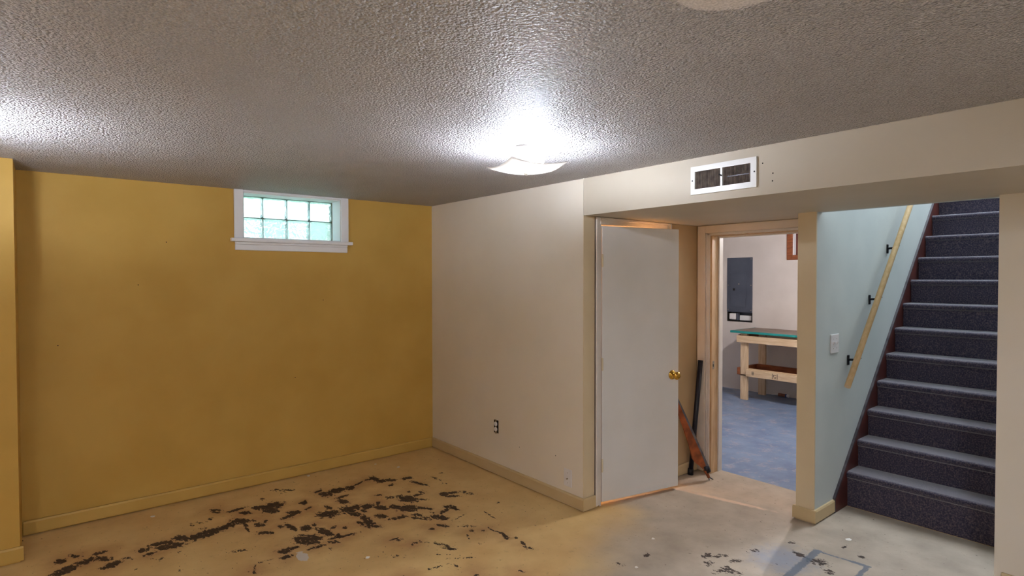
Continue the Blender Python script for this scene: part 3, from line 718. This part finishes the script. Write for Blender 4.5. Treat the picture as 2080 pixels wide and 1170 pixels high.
# ------------------------------------------------------------------ ceiling lamps
def make_lamp(loc, label, bulb_mat, drop=0.0, shade=None):
    t = thing('ceiling_light', label, 'ceiling light', loc, group='square glass ceiling lights')
    MB().lathe([(0, 0), (0.052, 0), (0.054, -0.006), (0.050, -0.020), (0.030, -0.028), (0, -0.028)], (0, 0, 0), (0, 0, 1), 24).build('canopy', VENT_WHITE, t, world=False, smooth=True)
    st = MB(); st.tube((0, 0, -0.02), (0, 0, -0.122 - drop), 0.0045, seg=8)
    st.build('stem', STEEL, t, world=False)
    for a in (math.radians(-74), math.radians(106)):
        d = Vector((math.cos(a), math.sin(a), 0))
        b = MB().lathe([(0, 0.086), (0.011, 0.083), (0.022, 0.075), (0.029, 0.062), (0.030, 0.052), (0.026, 0.038), (0.017, 0.026), (0.013, 0.014), (0.013, 0.010), (0, 0.010)],
                       d * 0.012 + Vector((0, 0, -0.073 - drop)), d, 16).build('bulb', bulb_mat, t, world=False, smooth=True)
        MB().lathe([(0, -0.010), (0.016, -0.010), (0.018, 0.004), (0.016, 0.016), (0, 0.016)], d * 0.012 + Vector((0, 0, -0.073 - drop)), d, 14).build('socket', VENT_WHITE, t, world=False, smooth=True)
    sk = MB()
    for k in range(4):
        a = math.radians(20 + 90 * k)
        sk.tube((0.012 * math.cos(a), 0.012 * math.sin(a), -0.024), (0.016 * math.cos(a), 0.016 * math.sin(a), -0.062 - drop), 0.002, seg=6)
    sk.build('bracket', STEEL, t, world=False)
    # slumped square glass, corners raised
    n = 16; half = 0.143; rot = math.radians(31 - 45)
    mb = MB(); top = []
    for layer in (0, 1):
        g = []
        for i in range(n + 1):
            row = []
            for j in range(n + 1):
                u = -half + 2 * half * i / n; v = -half + 2 * half * j / n
                rr = u * u + v * v
                z = -0.126 - drop + 0.95 * rr + (0.004 if layer else 0.0)
                row.append(mb.bm.verts.new((u * math.cos(rot) - v * math.sin(rot), u * math.sin(rot) + v * math.cos(rot), z)))
            g.append(row)
        top.append(g)
    for layer, g in enumerate(top):
        for i in range(n):
            for j in range(n):
                mb.bm.faces.new((g[i][j], g[i + 1][j], g[i + 1][j + 1], g[i][j + 1]))
    A, B = top
    for k in range(n):
        mb.bm.faces.new((A[0][k], A[0][k + 1], B[0][k + 1], B[0][k])); mb.bm.faces.new((A[n][k], A[n][k + 1], B[n][k + 1], B[n][k]))
        mb.bm.faces.new((A[k][0], A[k + 1][0], B[k + 1][0], B[k][0])); mb.bm.faces.new((A[k][n], A[k + 1][n], B[k + 1][n], B[k][n]))
    mb.build('shade', shade or SHADE, t, world=False, smooth=True)
    MB().lathe([(0, -0.139), (0.005, -0.137), (0.008, -0.131), (0.010, -0.126), (0, -0.120)], (0, 0, -drop), (0, 0, 1), 12).build('finial', VENT_WHITE, t, world=False, smooth=True)
    return t


make_lamp((-0.865, -2.285, H), 'lit square frosted glass ceiling light near the vent', BULB_MAT)
make_lamp((-3.02, -1.36, H), 'lit square glass ceiling light at the far left of the room', BULB_LEFT_MAT, 0.17, SHADE_DENSE)


def make_fill_disc(loc, label):  # unseen fill lights, added to brighten the room
    t = thing('fill_light', label, 'ceiling light', loc, group='added round fill lights')
    MB().lathe([(0, 0), (0.175, 0), (0.178, -0.010), (0.172, -0.024), (0.160, -0.026), (0.158, -0.012), (0, -0.012)], (0, 0, 0), (0, 0, 1), 32).build('rim', VENT_WHITE, t, world=False, smooth=True)
    MB().lathe([(0.158, -0.020), (0.120, -0.026), (0.06, -0.029), (0, -0.030)], (0, 0, 0), (0, 0, 1), 24).build('fill_diffuser', FILL_DISC_MAT, t, world=False, smooth=True)
    return t


disc = make_fill_disc((-1.85, -4.70, H), 'added round fill light on the ceiling right of the viewpoint')
dup(disc, (-3.45, -3.95, H), 'added round fill light on the ceiling left of the viewpoint')
dup(disc, (-2.70, -5.25, H), 'added round fill light on the ceiling behind the viewpoint')

# ------------------------------------------------------------------ air register on the soffit face (plane x = 0)
vt = thing('air_register', 'white metal air register with vertical louvres on the soffit', 'vent', (0, -2.80, 1.936))
y0, y1, z0, z1 = -2.982, -2.622, 1.937, 2.083
slab('x', -0.010, 0.0, y0, y1, z0, z1, [(-2.793, -2.646, 1.965, 2.056), (-2.952, -2.804, 1.965, 2.056)]).build('frame', VENT_WHITE, vt)
for (a, b_) in ((-2.793, -2.646), (-2.952, -2.804)):
    fn = MB(); k = 0
    yy = a + 0.004
    while yy < b_ - 0.002:
        fn.box(-0.009, -0.003, yy, yy + 0.0022, 1.965, 2.056); yy += 0.0072
    f = fn.build('louvre_fins', VENT_FIN, vt); f['kind'] = 'stuff'
    MB().box(-0.002, -0.0006, a, b_, 1.965, 2.056).build('duct_back', DARK, vt)
MB().box(-0.0105, -0.0028, -2.945, -2.83, 2.004, 2.009).build('damper_blade', GREY_EDGE, vt)
MB().tube((-0.010, -2.799, 2.016), (-0.030, -2.799, 2.020), 0.0035, seg=8).build('lever', DARK_METAL, vt)
MB().lathe([(0, 0), (0.004, 0), (0.003, 0.002), (0, 0.0025)], (-0.010, -2.632, 2.010), (-1, 0, 0), 10).build('screw', DARK_METAL, vt)
MB().lathe([(0, 0), (0.004, 0), (0.003, 0.002), (0, 0.0025)], (-0.010, -2.972, 2.012), (-1, 0, 0), 10).build('screw', DARK_METAL, vt)

# ------------------------------------------------------------------ wall plates on the right wall (x = 0)
ot = thing('wall_outlet', 'uncovered double outlet in the beige wall near the corner', 'outlet', (0, -0.927, 0.366))
slab('x', -0.003, 0.0, -0.953, -0.901, 0.318, 0.415).build('box_recess', DARK, ot)
for zc in (0.387, 0.346):
    MB().lathe([(0, 0), (0.0165, 0), (0.0165, 0.006), (0.014, 0.008), (0, 0.008)], (-0.003, -0.925, zc), (-1, 0, 0), 16).build('receptacle', PLASTIC, ot, smooth=False)
MB().box(-0.005, -0.003, -0.934, -0.917, 0.312, 0.420, 0.001).build('yoke', STEEL, ot)
pl = thing('cable_plate', 'white cable wall plate low on the wall near the alcove', 'wall plate', (0, -1.70, 0.183))
MB().box(-0.006, 0.0, -1.735, -1.665, 0.126, 0.240, 0.002, 2).build('plate', PLASTIC, pl)
MB().tube((-0.006, -1.700, 0.178), (-0.016, -1.700, 0.178), 0.0048, seg=10).build('jack', STEEL, pl)
for zc in (0.150, 0.216):
    MB().lathe([(0, 0), (0.003, 0), (0.002, 0.001), (0, 0.001)], (-0.006, -1.700, zc), (-1, 0, 0), 10).build('screw', STEEL, pl)

# ------------------------------------------------------------------ closet door, frame, closet lamp
fr = thing('trim_1', 'off white casing around the ajar closet door', 'door frame', (DO[0], YA, 0), kind='structure')
def casing_v(x0, x1, outer):
    mb = MB()
    mb.box(x0, x1, YA - 0.012, YA, 0.012, DO[3] + 0.046, 0.002)
    mb.box(outer - 0.010, outer + 0.010, YA - 0.020, YA, 0.012, DO[3] + 0.046, 0.003)
    return mb
casing_v(0.100, 0.146, 0.110).build('casing', CASING, fr)
casing_v(0.866, 0.912, 0.902).build('casing', CASING, fr)
hc = MB(); hc.box(0.146, 0.866, YA - 0.012, YA, DO[3], ZS - 0.002, 0.002); hc.box(0.146, 0.866, YA - 0.020, YA, ZS - 0.018, ZS - 0.002, 0.003)
hc.build('head_casing', CASING_TAN, fr)
jm = MB()
jm.box(DO[0] - 0.014, DO[0], YA - 0.006, YA + 0.112, 0, DO[3] + 0.012); jm.box(DO[1], DO[1] + 0.014, YA - 0.006, YA + 0.112, 0, DO[3] + 0.012)
jm.box(DO[0], DO[1], YA - 0.006, YA + 0.112, DO[3], DO[3] + 0.012)
jm.build('jamb', CASING, fr)
ds = MB()
ds.box(DO[0], DO[0] + 0.010, YA + 0.045, YA + 0.08, 0, DO[3]); ds.box(DO[1] - 0.010, DO[1], YA + 0.045, YA + 0.08, 0, DO[3]); ds.box(DO[0] + 0.01, DO[1] - 0.01, YA + 0.045, YA + 0.08, DO[3] - 0.010, DO[3])
ds.build('door_stop', CASING, fr)

HX, HY = 0.160, YA - 0.012
ang = math.atan2(-1.992 - HY, 0.803 - HX)
dr = thing('door_1', 'plain off white flush closet door standing slightly ajar', 'door', (HX, HY, 0.0), ang, kind='structure')
DW = math.hypot(0.803 - HX, -1.992 - HY)
MB().box(0.002, DW, 0.0, 0.035, 0.026, 1.838, 0.002).build('slab', DOOR_PAINT, dr, world=False)
for zc in (1.612, 0.935, 0.268):
    hg = MB(); hg.tube((-0.001, -0.005, zc - 0.042), (-0.001, -0.005, zc + 0.042), 0.0055, seg=10)
    hg.box(0.0, 0.010, -0.0015, 0.001, zc - 0.04, zc + 0.04)
    hg.build('hinge', HINGE, dr, world=False)
kb = MB().lathe([(0, 0), (0.033, 0), (0.032, 0.005), (0.024, 0.009), (0.012, 0.012), (0.011, 0.024), (0.018, 0.030), (0.026, 0.038), (0.0285, 0.048), (0.026, 0.058), (0.015, 0.064), (0.006, 0.065), (0.005, 0.063), (0, 0.063)],
               (DW - 0.058, 0.0, 0.818), (0, -1, 0), 24).build('knob', BRASS, dr, world=False, smooth=True)
kb['label'] = 'polished brass knob'
MB().lathe([(0, 0), (0.033, 0), (0.032, 0.005), (0.024, 0.009), (0.012, 0.012), (0.011, 0.024), (0.018, 0.030), (0.026, 0.038), (0.0285, 0.048), (0.026, 0.058), (0.015, 0.064), (0, 0.065)],
           (DW - 0.058, 0.035, 0.818), (0, 1, 0), 20).build('knob', BRASS, dr, world=False, smooth=True)
MB().box(DW - 0.0005, DW + 0.0012, 0.006, 0.029, 0.79, 0.846).build('latch_plate', BRASS, dr, world=False)

cl = thing('closet_light', 'bare warm bulb on the closet ceiling behind the door', 'light bulb', (0.60, -1.30, ZS))
MB().lathe([(0, 0), (0.05, 0), (0.045, -0.02), (0.022, -0.035), (0, -0.035)], (0, 0, 0), (0, 0, 1), 18).build('holder', PLASTIC, cl, world=False, smooth=True)
MB().lathe([(0.012, -0.03), (0.015, -0.05), (0.028, -0.075), (0.030, -0.095), (0.020, -0.115), (0, -0.122)], (0, 0, 0), (0, 0, 1), 16).build('bulb', CLOSET_BULB_MAT, cl, world=False, smooth=True)

# ------------------------------------------------------------------ utility doorway frame
uf = thing('trim_2', 'peach white casing and bare wood jamb of the utility doorway', 'door frame', (XB, UO[1], 0), kind='structure')
for (a, b_) in ((-1.912, YA - 0.006), ):
    mb = MB(); mb.box(XB - 0.016, XB, a, b_, 0.008, UO[3] + 0.078, 0.002)
    mb.build('casing', CASING_TAN, uf)
mb = MB(); mb.box(XB - 0.016, XB, YP1 + 0.002, -1.912, UO[3] + 0.022, UO[3] + 0.078, 0.002); mb.build('head_casing', CASING_TAN, uf)
mb = MB()
mb.box(XB - 0.010, XB, -1.948, -1.912, 0.004, UO[3] + 0.022, 0.003); mb.box(XB - 0.013, XB, -1.926, -1.918, 0.004, UO[3] + 0.022, 0.002)
mb.box(XB - 0.010, XB, YP1 + 0.002, -1.912, UO[3] + 0.003, UO[3] + 0.022, 0.003)
mb.build('edge_moulding', CASING, uf)
mb = MB()
mb.box(XB - 0.002, XB + 0.134, -1.962, -1.947, 0, UO[3] + 0.015); mb.box(XB - 0.002, XB + 0.134, UO[0] - 0.015, UO[0], 0, UO[3] + 0.015)
mb.box(XB - 0.002, XB + 0.134, UO[0], UO[1], UO[3], UO[3] + 0.015)
mb.build('jamb', JAMB_WOOD, uf)
mb = MB()
mb.box(XB + 0.085, XB + 0.134, -1.972, -1.962, 0, UO[3]); mb.box(XB + 0.085, XB + 0.134, UO[0], UO[1] - 0.01, UO[3] - 0.010, UO[3])
mb.build('door_stop', CASING, uf)
mb = MB(); mb.box(XB + 0.010, XB + 0.034, -1.9635, -1.962, 0.80, 0.86); mb.build('strike_plate', STEEL, uf)
mb = MB(); mb.box(XB + 0.014, XB + 0.024, -1.9640, -1.9630, 0.818, 0.838); mb.build('strike_hole', DARK, uf)

# ------------------------------------------------------------------ things leaning in the alcove corner
pp = thing('black_pipe', 'straight black pipe leaning against the utility door casing', 'pipe', (1.135, -1.872, 0))
MB().tube((1.135, -1.874, 0.012), (1.240, -1.888, 0.862), 0.0175, 0.0185, seg=14).build('shaft', PIPE_BLACK, pp, smooth=True)
MB().tube((1.133, -1.8738, 0.0), (1.137, -1.8743, 0.045), 0.022, 0.021, seg=14).build('end_cap', DARK_METAL, pp, smooth=True)
MB().tube((1.2385, -1.8878, 0.85), (1.2404, -1.8881, 0.864), 0.0198, 0.0198, seg=14).build('top_rim', DARK_METAL, pp, smooth=True)

tl = thing('leaning_tool', 'rusty brown tapered tool with grey edge leaning behind the door', 'hand tool', (1.10, -2.02, 0))
ta, tb_ = Vector((1.128, -2.038, 0.012)), Vector((0.885, -1.885, 0.665))
td = (tb_ - ta).normalized(); tn_ = Vector((0.53, 0.85, 0.0)); ts = td.cross(tn_).normalized(); tn_ = ts.cross(td).normalized()
def blade(stations, thick, off=0.0):
    mb = MB(); rings = []
    for s_, wl, wr in stations:
        c = ta + td * s_ + tn_ * off
        rings.append([mb.bm.verts.new(c + ts * w + tn_ * h) for w, h in ((-wl, -thick), (wr, -thick), (wr, thick), (-wl, thick))])
    for A, B in zip(rings, rings[1:]):
        for i in range(4):
            mb.bm.faces.new((A[i], A[(i + 1) % 4], B[(i + 1) % 4], B[i]))
    mb.bm.faces.new(rings[0]); mb.bm.faces.new(rings[-1])
    return mb
sgn = 1 if ts.z < 0 else -1     # positive width side = lower edge
def st_(l): return [(s_, a if sgn > 0 else b_, b_ if sgn > 0 else a) for s_, a, b_ in l]
blade(st_([(0.085, 0.012, 0.014), (0.12, 0.016, 0.030), (0.16, 0.018, 0.052), (0.20, 0.018, 0.060), (0.28, 0.016, 0.046), (0.42, 0.013, 0.034), (0.55, 0.011, 0.026), (0.72, 0.009, 0.018)]), 0.009).build('body', RUST, tl)
blade(st_([(0.07, 0.030, -0.010), (0.20, 0.030, -0.015), (0.40, 0.026, -0.010), (0.60, 0.020, -0.008), (0.735, 0.015, -0.006)]), 0.0105).build('back_edge', GREY_EDGE, tl)
MB().tube(ta + td * 0.055 + ts * (-sgn * 0.012), ta + td * 0.105 + ts * (-sgn * 0.012), 0.022, 0.024, 12).build('collar', PIPE_BLACK, tl, smooth=True)
MB().tube(ta + td * 0.012, ta + td * 0.075, 0.010, 0.017, 10).build('foot', RUST, tl, smooth=True)
hk = MB(); hk.tube(ta + td * 0.02, ta + Vector((0.028, -0.012, -0.007)), 0.006, 0.004, 8); hk.tube(ta + td * 0.02, ta + Vector((-0.005, -0.002, -0.007)), 0.006, 0.004, 8)
hk.build('prong', GREY_EDGE, tl, smooth=True)

# ------------------------------------------------------------------ stairs
stc = thing('staircase', 'steep staircase covered in charcoal blue flecked carpet', 'stairs', (1.36, -3.36, 0))
X1, RUN, Z1, RISE, NST = 1.392, 0.172, 0.229, 0.1785, 14
for i in range(NST):
    zt = Z1 + RISE * i; zb = 0.0 if i == 0 else zt - RISE
    xn = X1 + RUN * i
    r = 0.020
    pts = [(xn + 0.020, zb), (xn + 0.016, zt - 0.045), (xn + 0.004, zt - 0.036)]
    for k in range(7):
        a = math.pi + (-math.pi / 2) * (k / 6.0) if True else 0
        a = math.pi * 1.05 - (math.pi * 0.55) * k / 6.0
        pts.append((xn + r + r * math.cos(a), zt - r + r * math.sin(a)))
    pts += [(xn + RUN + 0.05, zt), (xn + RUN + 0.05, zb)]
    s_ = MB().prism(pts, 'y', -3.828, -2.8715).build('step', CARPET, stc)
    for f in s_.data.polygons:
        f.use_smooth = False
sk = MB()
prof = [(1.222, 0.0), (1.222, 0.092), (4.05, 0.092 + 1.043 * (4.05 - 1.222)), (4.35, 0.092 + 1.043 * (4.05 - 1.222)), (4.35, 2.2), (1.47, 0.0)]
sk.prism(prof, 'y', YP2 - 0.013, YP2 - 0.0005)
sk.build('stringer', STRINGER, stc)
sc_ = MB()
sc_.prism([(1.216, 0.0), (1.216, 0.096), (4.05, 0.096 + 1.043 * (4.05 - 1.222)), (4.05, 0.087 + 1.043 * (4.05 - 1.222)), (1.225, 0.087), (1.225, 0.0)], 'y', YP2 - 0.015, YP2 - 0.0004)
sc_.build('stringer_edge', STRINGER_CAP, stc)
struct(slab('z', 2.40, 2.549, X1 + RUN * NST + 0.06, 5.3, -3.83, YP2).build('floor_landing', CARPET), 'carpeted landing at the top of the stairs', 'floor')

# handrail
hr = thing('handrail', 'round pale wooden handrail on black brackets beside the stairs', 'handrail', (1.21, YP2, 0.8))
RY = YP2 - 0.068
ra, rb = Vector((1.250, RY, 0.812)), Vector((3.60, RY, 0.812 + 1.083 * (3.60 - 1.250)))
MB().tube(ra, rb, 0.0185, seg=16).build('rail', RAIL_WOOD, hr, smooth=True)
MB().tube(ra - (rb - ra).normalized() * 0.0008, ra + (rb - ra).normalized() * 0.0008, 0.0183, seg=16).build('rail_end', PINE, hr)
rd = (rb - ra).normalized(); rn = Vector((-rd.z, 0, rd.x))
for xx in (1.432, 1.790, 2.125, 2.62, 3.2):
    c = ra + rd * ((xx - ra.x) / rd.x)
    bk = MB()
    wz = c.z - 0.050
    bk.box(c.x - 0.014, c.x + 0.014, YP2 - 0.007, YP2 - 0.0004, wz - 0.036, wz + 0.030, 0.002)
    bk.tube((c.x, YP2 - 0.005, wz), (c.x, RY + 0.012, wz + 0.004), 0.008, 0.007, 8)
    bk.tube((c.x, RY + 0.014, wz + 0.002), c - rn * 0.019, 0.007, 0.008, 8)
    bk.build('bracket', DARK_METAL, hr)
    MB().box(c.x - 0.020, c.x + 0.020, RY - 0.008, RY + 0.008, c.z - 0.0265 - 0.010, c.z - 0.0265 - 0.006).build('strap', DARK_METAL, hr)

# light switch
sw = thing('light_switch', 'white double switch plate on the stairwell wall below the handrail', 'light switch', (1.216, YP2, 1.08))
MB().box(1.157, 1.275, YP2 - 0.006, YP2 - 0.0003, 1.022, 1.140, 0.002, 2).build('plate', PLASTIC, sw)
for xc in (1.193, 1.239):
    MB().prism([(YP2 - 0.006, 1.070), (YP2 - 0.016, 1.090), (YP2 - 0.014, 1.095), (YP2 - 0.006, 1.092)], 'x', xc - 0.005, xc + 0.005).build('toggle', PLASTIC, sw)
    for zc in (1.052, 1.111):
        MB().lathe([(0, 0), (0.003, 0), (0.002, 0.001), (0, 0.001)], (xc, YP2 - 0.006, zc), (0, -1, 0), 8).build('screw', STEEL, sw)

# ------------------------------------------------------------------ utility room contents
bp_ = thing('breaker_panel', 'slate grey electrical breaker panel on the utility room wall', 'breaker panel', (XW, -0.38, 1.03))
MB().box(XW - 0.010, XW, -0.561, -0.204, 1.030, 1.755, 0.002).build('cover', PANEL_GREY, bp_)
pd = MB().box(XW - 0.016, XW - 0.010, -0.475, -0.250, 1.100, 1.560, 0.002).build('door', PANEL_GREY, bp_)
MB().box(XW - 0.021, XW - 0.016, -0.322, -0.296, 1.318, 1.348, 0.002).build('latch', DARK, pd)
MB().box(XW - 0.0166, XW - 0.0158, -0.385, -0.368, 1.400, 1.412).build('maker_plate', STEEL, pd)
for (yy, zz) in ((-0.222, 1.388), (-0.543, 1.388), (-0.543, 1.735), (-0.543, 1.062), (-0.222, 1.062)):
    MB().lathe([(0, 0), (0.007, 0), (0.005, 0.003), (0, 0.003)], (XW - 0.010, yy, zz), (-1, 0, 0), 10).build('screw', STEEL, bp_)
pk = thing('wall_pocket', 'open grey pocket with a white box under the breaker panel', 'wall recess', (XW, -0.38, 0.903))
mb = MB(); mb.box(XW + 0.085, XW + 0.099, PAN[0], PAN[1], PAN[2], PAN[3]); mb.build('back', PANEL_GREY, pk)
mb = MB(); mb.box(XW - 0.003, XW + 0.085, PAN[0], PAN[0] + 0.012, PAN[2], PAN[3] - 0.002); mb.box(XW - 0.003, XW + 0.085, PAN[1] - 0.012, PAN[1], PAN[2], PAN[3] - 0.002); mb.box(XW - 0.003, XW + 0.085, PAN[0], PAN[1], PAN[2], PAN[2] + 0.010)
mb.build('rim', DARK, pk)
MB().box(XW + 0.010, XW + 0.070, -0.318, -0.226, 0.925, 1.012, 0.010, 2).build('outlet_box', PLASTIC, pk)
MB().box(XW + 0.020, XW + 0.080, -0.345, -0.320, 0.918, 1.018, 0.003).build('bracket', PANEL_GREY, pk)
MB().box(XW + 0.060, XW + 0.084, -0.545, -0.350, 0.918, 0.985, 0.003).build('cover_strip', TRIM_WHITE, pk)

w2 = thing('window_2', 'small wood framed basement window in the utility room', 'window', (XW, -1.35, 1.769), kind='structure')
MB().box(XW - 0.018, XW, -1.078, -1.008, 1.710, 2.10, 0.003).build('side_frame', BROWN_WOOD, w2)
MB().box(XW - 0.018, XW, -1.68, -1.078, 1.710, 1.769, 0.003).build('sill', BROWN_WOOD, w2)
MB().box(XW - 0.018, XW, -1.68, -1.078, 2.055, 2.10, 0.003).build('head_frame', BROWN_WOOD, w2)
MB().box(XW, XW + 0.10, -1.090, -1.078, 1.769, 2.06).build('reveal', TRIM_WHITE, w2)
MB().box(XW + 0.05, XW + 0.08, -1.125, -1.090, 1.769, 2.06, 0.003).build('sash', STRINGER, w2)
MB().box(XW + 0.08, XW + 0.098, -1.62, -1.09, 1.769, 2.06).build('cover_board', PANEL_GREY, w2)

bn = thing('workbench', 'pine workbench with a teal edged top in the utility room', 'workbench', (4.18, -1.35, 0))
FX, BX = 3.930, 4.425
tp = MB().box(FX - 0.030, XW - 0.02, -2.15, -0.615, 0.823, 0.842, 0.002).build('top', BENCHTOP, bn)
ed = MB(); ed.box(FX - 0.040, FX - 0.029, -2.16, -0.605, 0.817, 0.843, 0.002); ed.box(FX - 0.029, XW - 0.02, -0.615, -0.604, 0.817, 0.843, 0.002)
ed.build('top_edge', TEAL, bn)
MB().box(FX - 0.020, FX + 0.018, -2.12, -0.678, 0.703, 0.787, 0.003).build('apron', PINE, bn)
MB().box(FX + 0.020, BX, -0.712, -0.678, 0.712, 0.795, 0.003).build('side_rail', BROWN_WOOD, bn)
MB().box(BX, BX + 0.036, -2.12, -0.678, 0.712, 0.795, 0.003).build('rear_apron', PINE, bn)
for (xx, ya_, yb_, zt) in ((FX + 0.020, -0.797, -0.708, 0.822), (BX - 0.038, -0.797, -0.708, 0.822), (FX + 0.020, -2.10, -2.01, 0.822), (BX - 0.038, -2.10, -2.01, 0.822)):
    MB().box(xx - 0.0, xx + 0.037, ya_, yb_, 0.0, zt, 0.003).build('leg', PINE_V, bn)
MB().box(FX + 0.060, FX + 0.096, -2.12, -0.700, 0.298, 0.382, 0.003).build('lower_rail', PINE, bn)
lr = MB().box(FX - 0.018, FX + 0.018, -2.10, -0.797, 0.296, 0.378, 0.003).build('lower_rail', PINE, bn)
MB().box(BX - 0.080, BX - 0.044, -2.12, -0.700, 0.300, 0.395, 0.003).build('lower_rail', BROWN_WOOD, bn)
MB().box(FX + 0.02, BX - 0.04, -0.700, -0.664, 0.300, 0.388, 0.003).build('side_rail', BROWN_WOOD, bn)
MB().box(FX + 0.02, BX - 0.04, -2.10, -0.700, 0.296, 0.310).build('lower_shelf', BROWN_WOOD, bn)
st1 = MB()
for (a, b_, c, d) in ((-0.878, -0.874, 0.325, 0.365), (-0.886, -0.882, 0.325, 0.365), (-0.894, -0.890, 0.325, 0.365), (-0.902, -0.898, 0.325, 0.365), (-0.900, -0.874, 0.340, 0.344), (-0.898, -0.880, 0.322, 0.326)):
    st1.box(FX - 0.0186, FX - 0.0180, a, b_, c, d)
st1.build('grade_stamp', INK, lr)
st2 = MB()
for (a, b_, c, d) in ((-1.128, -1.122, 0.308, 0.370), (-1.188, -1.182, 0.308, 0.370), (-1.172, -1.138, 0.352, 0.358), (-1.145, -1.138, 0.330, 0.356), (-1.172, -1.150, 0.330, 0.335), (-1.165, -1.155, 0.314, 0.328)):
    st2.box(FX - 0.0186, FX - 0.0180, a, b_, c, d)
st2.build('grade_stamp', INK, lr)

ct = thing('caulk_tube', 'caulk tube lying on the blue floor against the utility wall', 'tube', (4.47, -1.0, 0))
MB().tube((4.475, -0.93, 0.022), (4.475, -1.020, 0.022), 0.020, seg=14).build('body', TUBE_BROWN, ct, smooth=False)
MB().tube((4.475, -1.020, 0.022), (4.475, -1.036, 0.022), 0.0215, seg=14).build('band', TUBE_BLUE, ct)
MB().tube((4.475, -1.036, 0.022), (4.475, -1.062, 0.022), 0.0205, seg=14).build('plunger', PLASTIC, ct)
MB().tube((4.475, -0.93, 0.022), (4.475, -0.84, 0.010), 0.012, 0.004, seg=10).build('nozzle', PLASTIC, ct, smooth=True)

ul = thing('utility_light', 'bare bulb on the utility room ceiling out of view', 'light bulb', (2.75, -2.30, H))
MB().lathe([(0, 0), (0.05, 0), (0.045, -0.02), (0.022, -0.035), (0, -0.035)], (0, 0, 0), (0, 0, 1), 18).build('holder', PLASTIC, ul, world=False, smooth=True)
MB().lathe([(0.012, -0.03), (0.015, -0.05), (0.028, -0.075), (0.030, -0.095), (0.020, -0.115), (0, -0.122)], (0, 0, 0), (0, 0, 1), 16).build('bulb', UTIL_BULB_MAT, ul, world=False, smooth=True)

# ------------------------------------------------------------------ loose paint flakes on the floor
FL = [(-2.150, -0.165, 0.022, 'white paint flake by the left end of the back baseboard'),
      (-0.610, -0.125, 0.012, 'tiny white flake close to the back baseboard near the corner'),
      (-0.503, -0.305, 0.020, 'white paint flake on the floor in front of the room corner'),
      (-1.333, -1.521, 0.014, 'small white flake alone on the tan floor right of the primer mark'),
      (-1.123, -0.050, 0.016, 'white flake touching the middle of the back baseboard'),
      (0.031, -2.359, 0.014, 'white flake on the grey floor in front of the closet door'),
      (-0.302, -2.504, 0.012, 'small white flake on the grey floor toward the viewer'),
      (0.880, -3.074, 0.024, 'curled white flake on the floor before the stairs')]
for x, y, s_, lb in FL:
    n = 7
    pts = [(x + s_ * random.uniform(0.5, 1.0) * math.cos(2 * math.pi * k / n), y + s_ * random.uniform(0.4, 0.9) * math.sin(2 * math.pi * k / n)) for k in range(n)]
    o = MB().prism(pts, 'z', 0.0005, 0.0035).build('paint_flake', PAPER)
    tag(o, lb, 'paint flake', 'loose paint flakes on the floor')

# ------------------------------------------------------------------ nail holes in the walls
def holes(wall, axis, pts):
    for a, b_, z in pts:
        c = (0.0, a, z) if axis == 'x' else (a, 0.0, z)
        n = (-1, 0, 0) if axis == 'x' else (0, -1, 0)
        MB().lathe([(0.0035, 0.0), (0.003, 0.0004), (0, 0.0002)], c, n, 8).build('nail_hole', DARK, wall)


holes(bpy.data.objects['ceiling_soffit'], 'x', [(-3.008, 0, 2.047), (-3.058, 0, 1.993), (-3.056, 0, 1.957), (-4.02, 0, 2.03)])
holes(bpy.data.objects['wall_left'], 'y', [(-2.03, 0, 1.74), (-1.20, 0, 0.75), (-2.19, 0, 1.46), (-0.98, 0, 1.33), (-2.60, 0, 1.10)])
holes(bpy.data.objects['wall_right'], 'x', [(-1.20, 0, 0.27), (-1.58, 0, 0.30)])
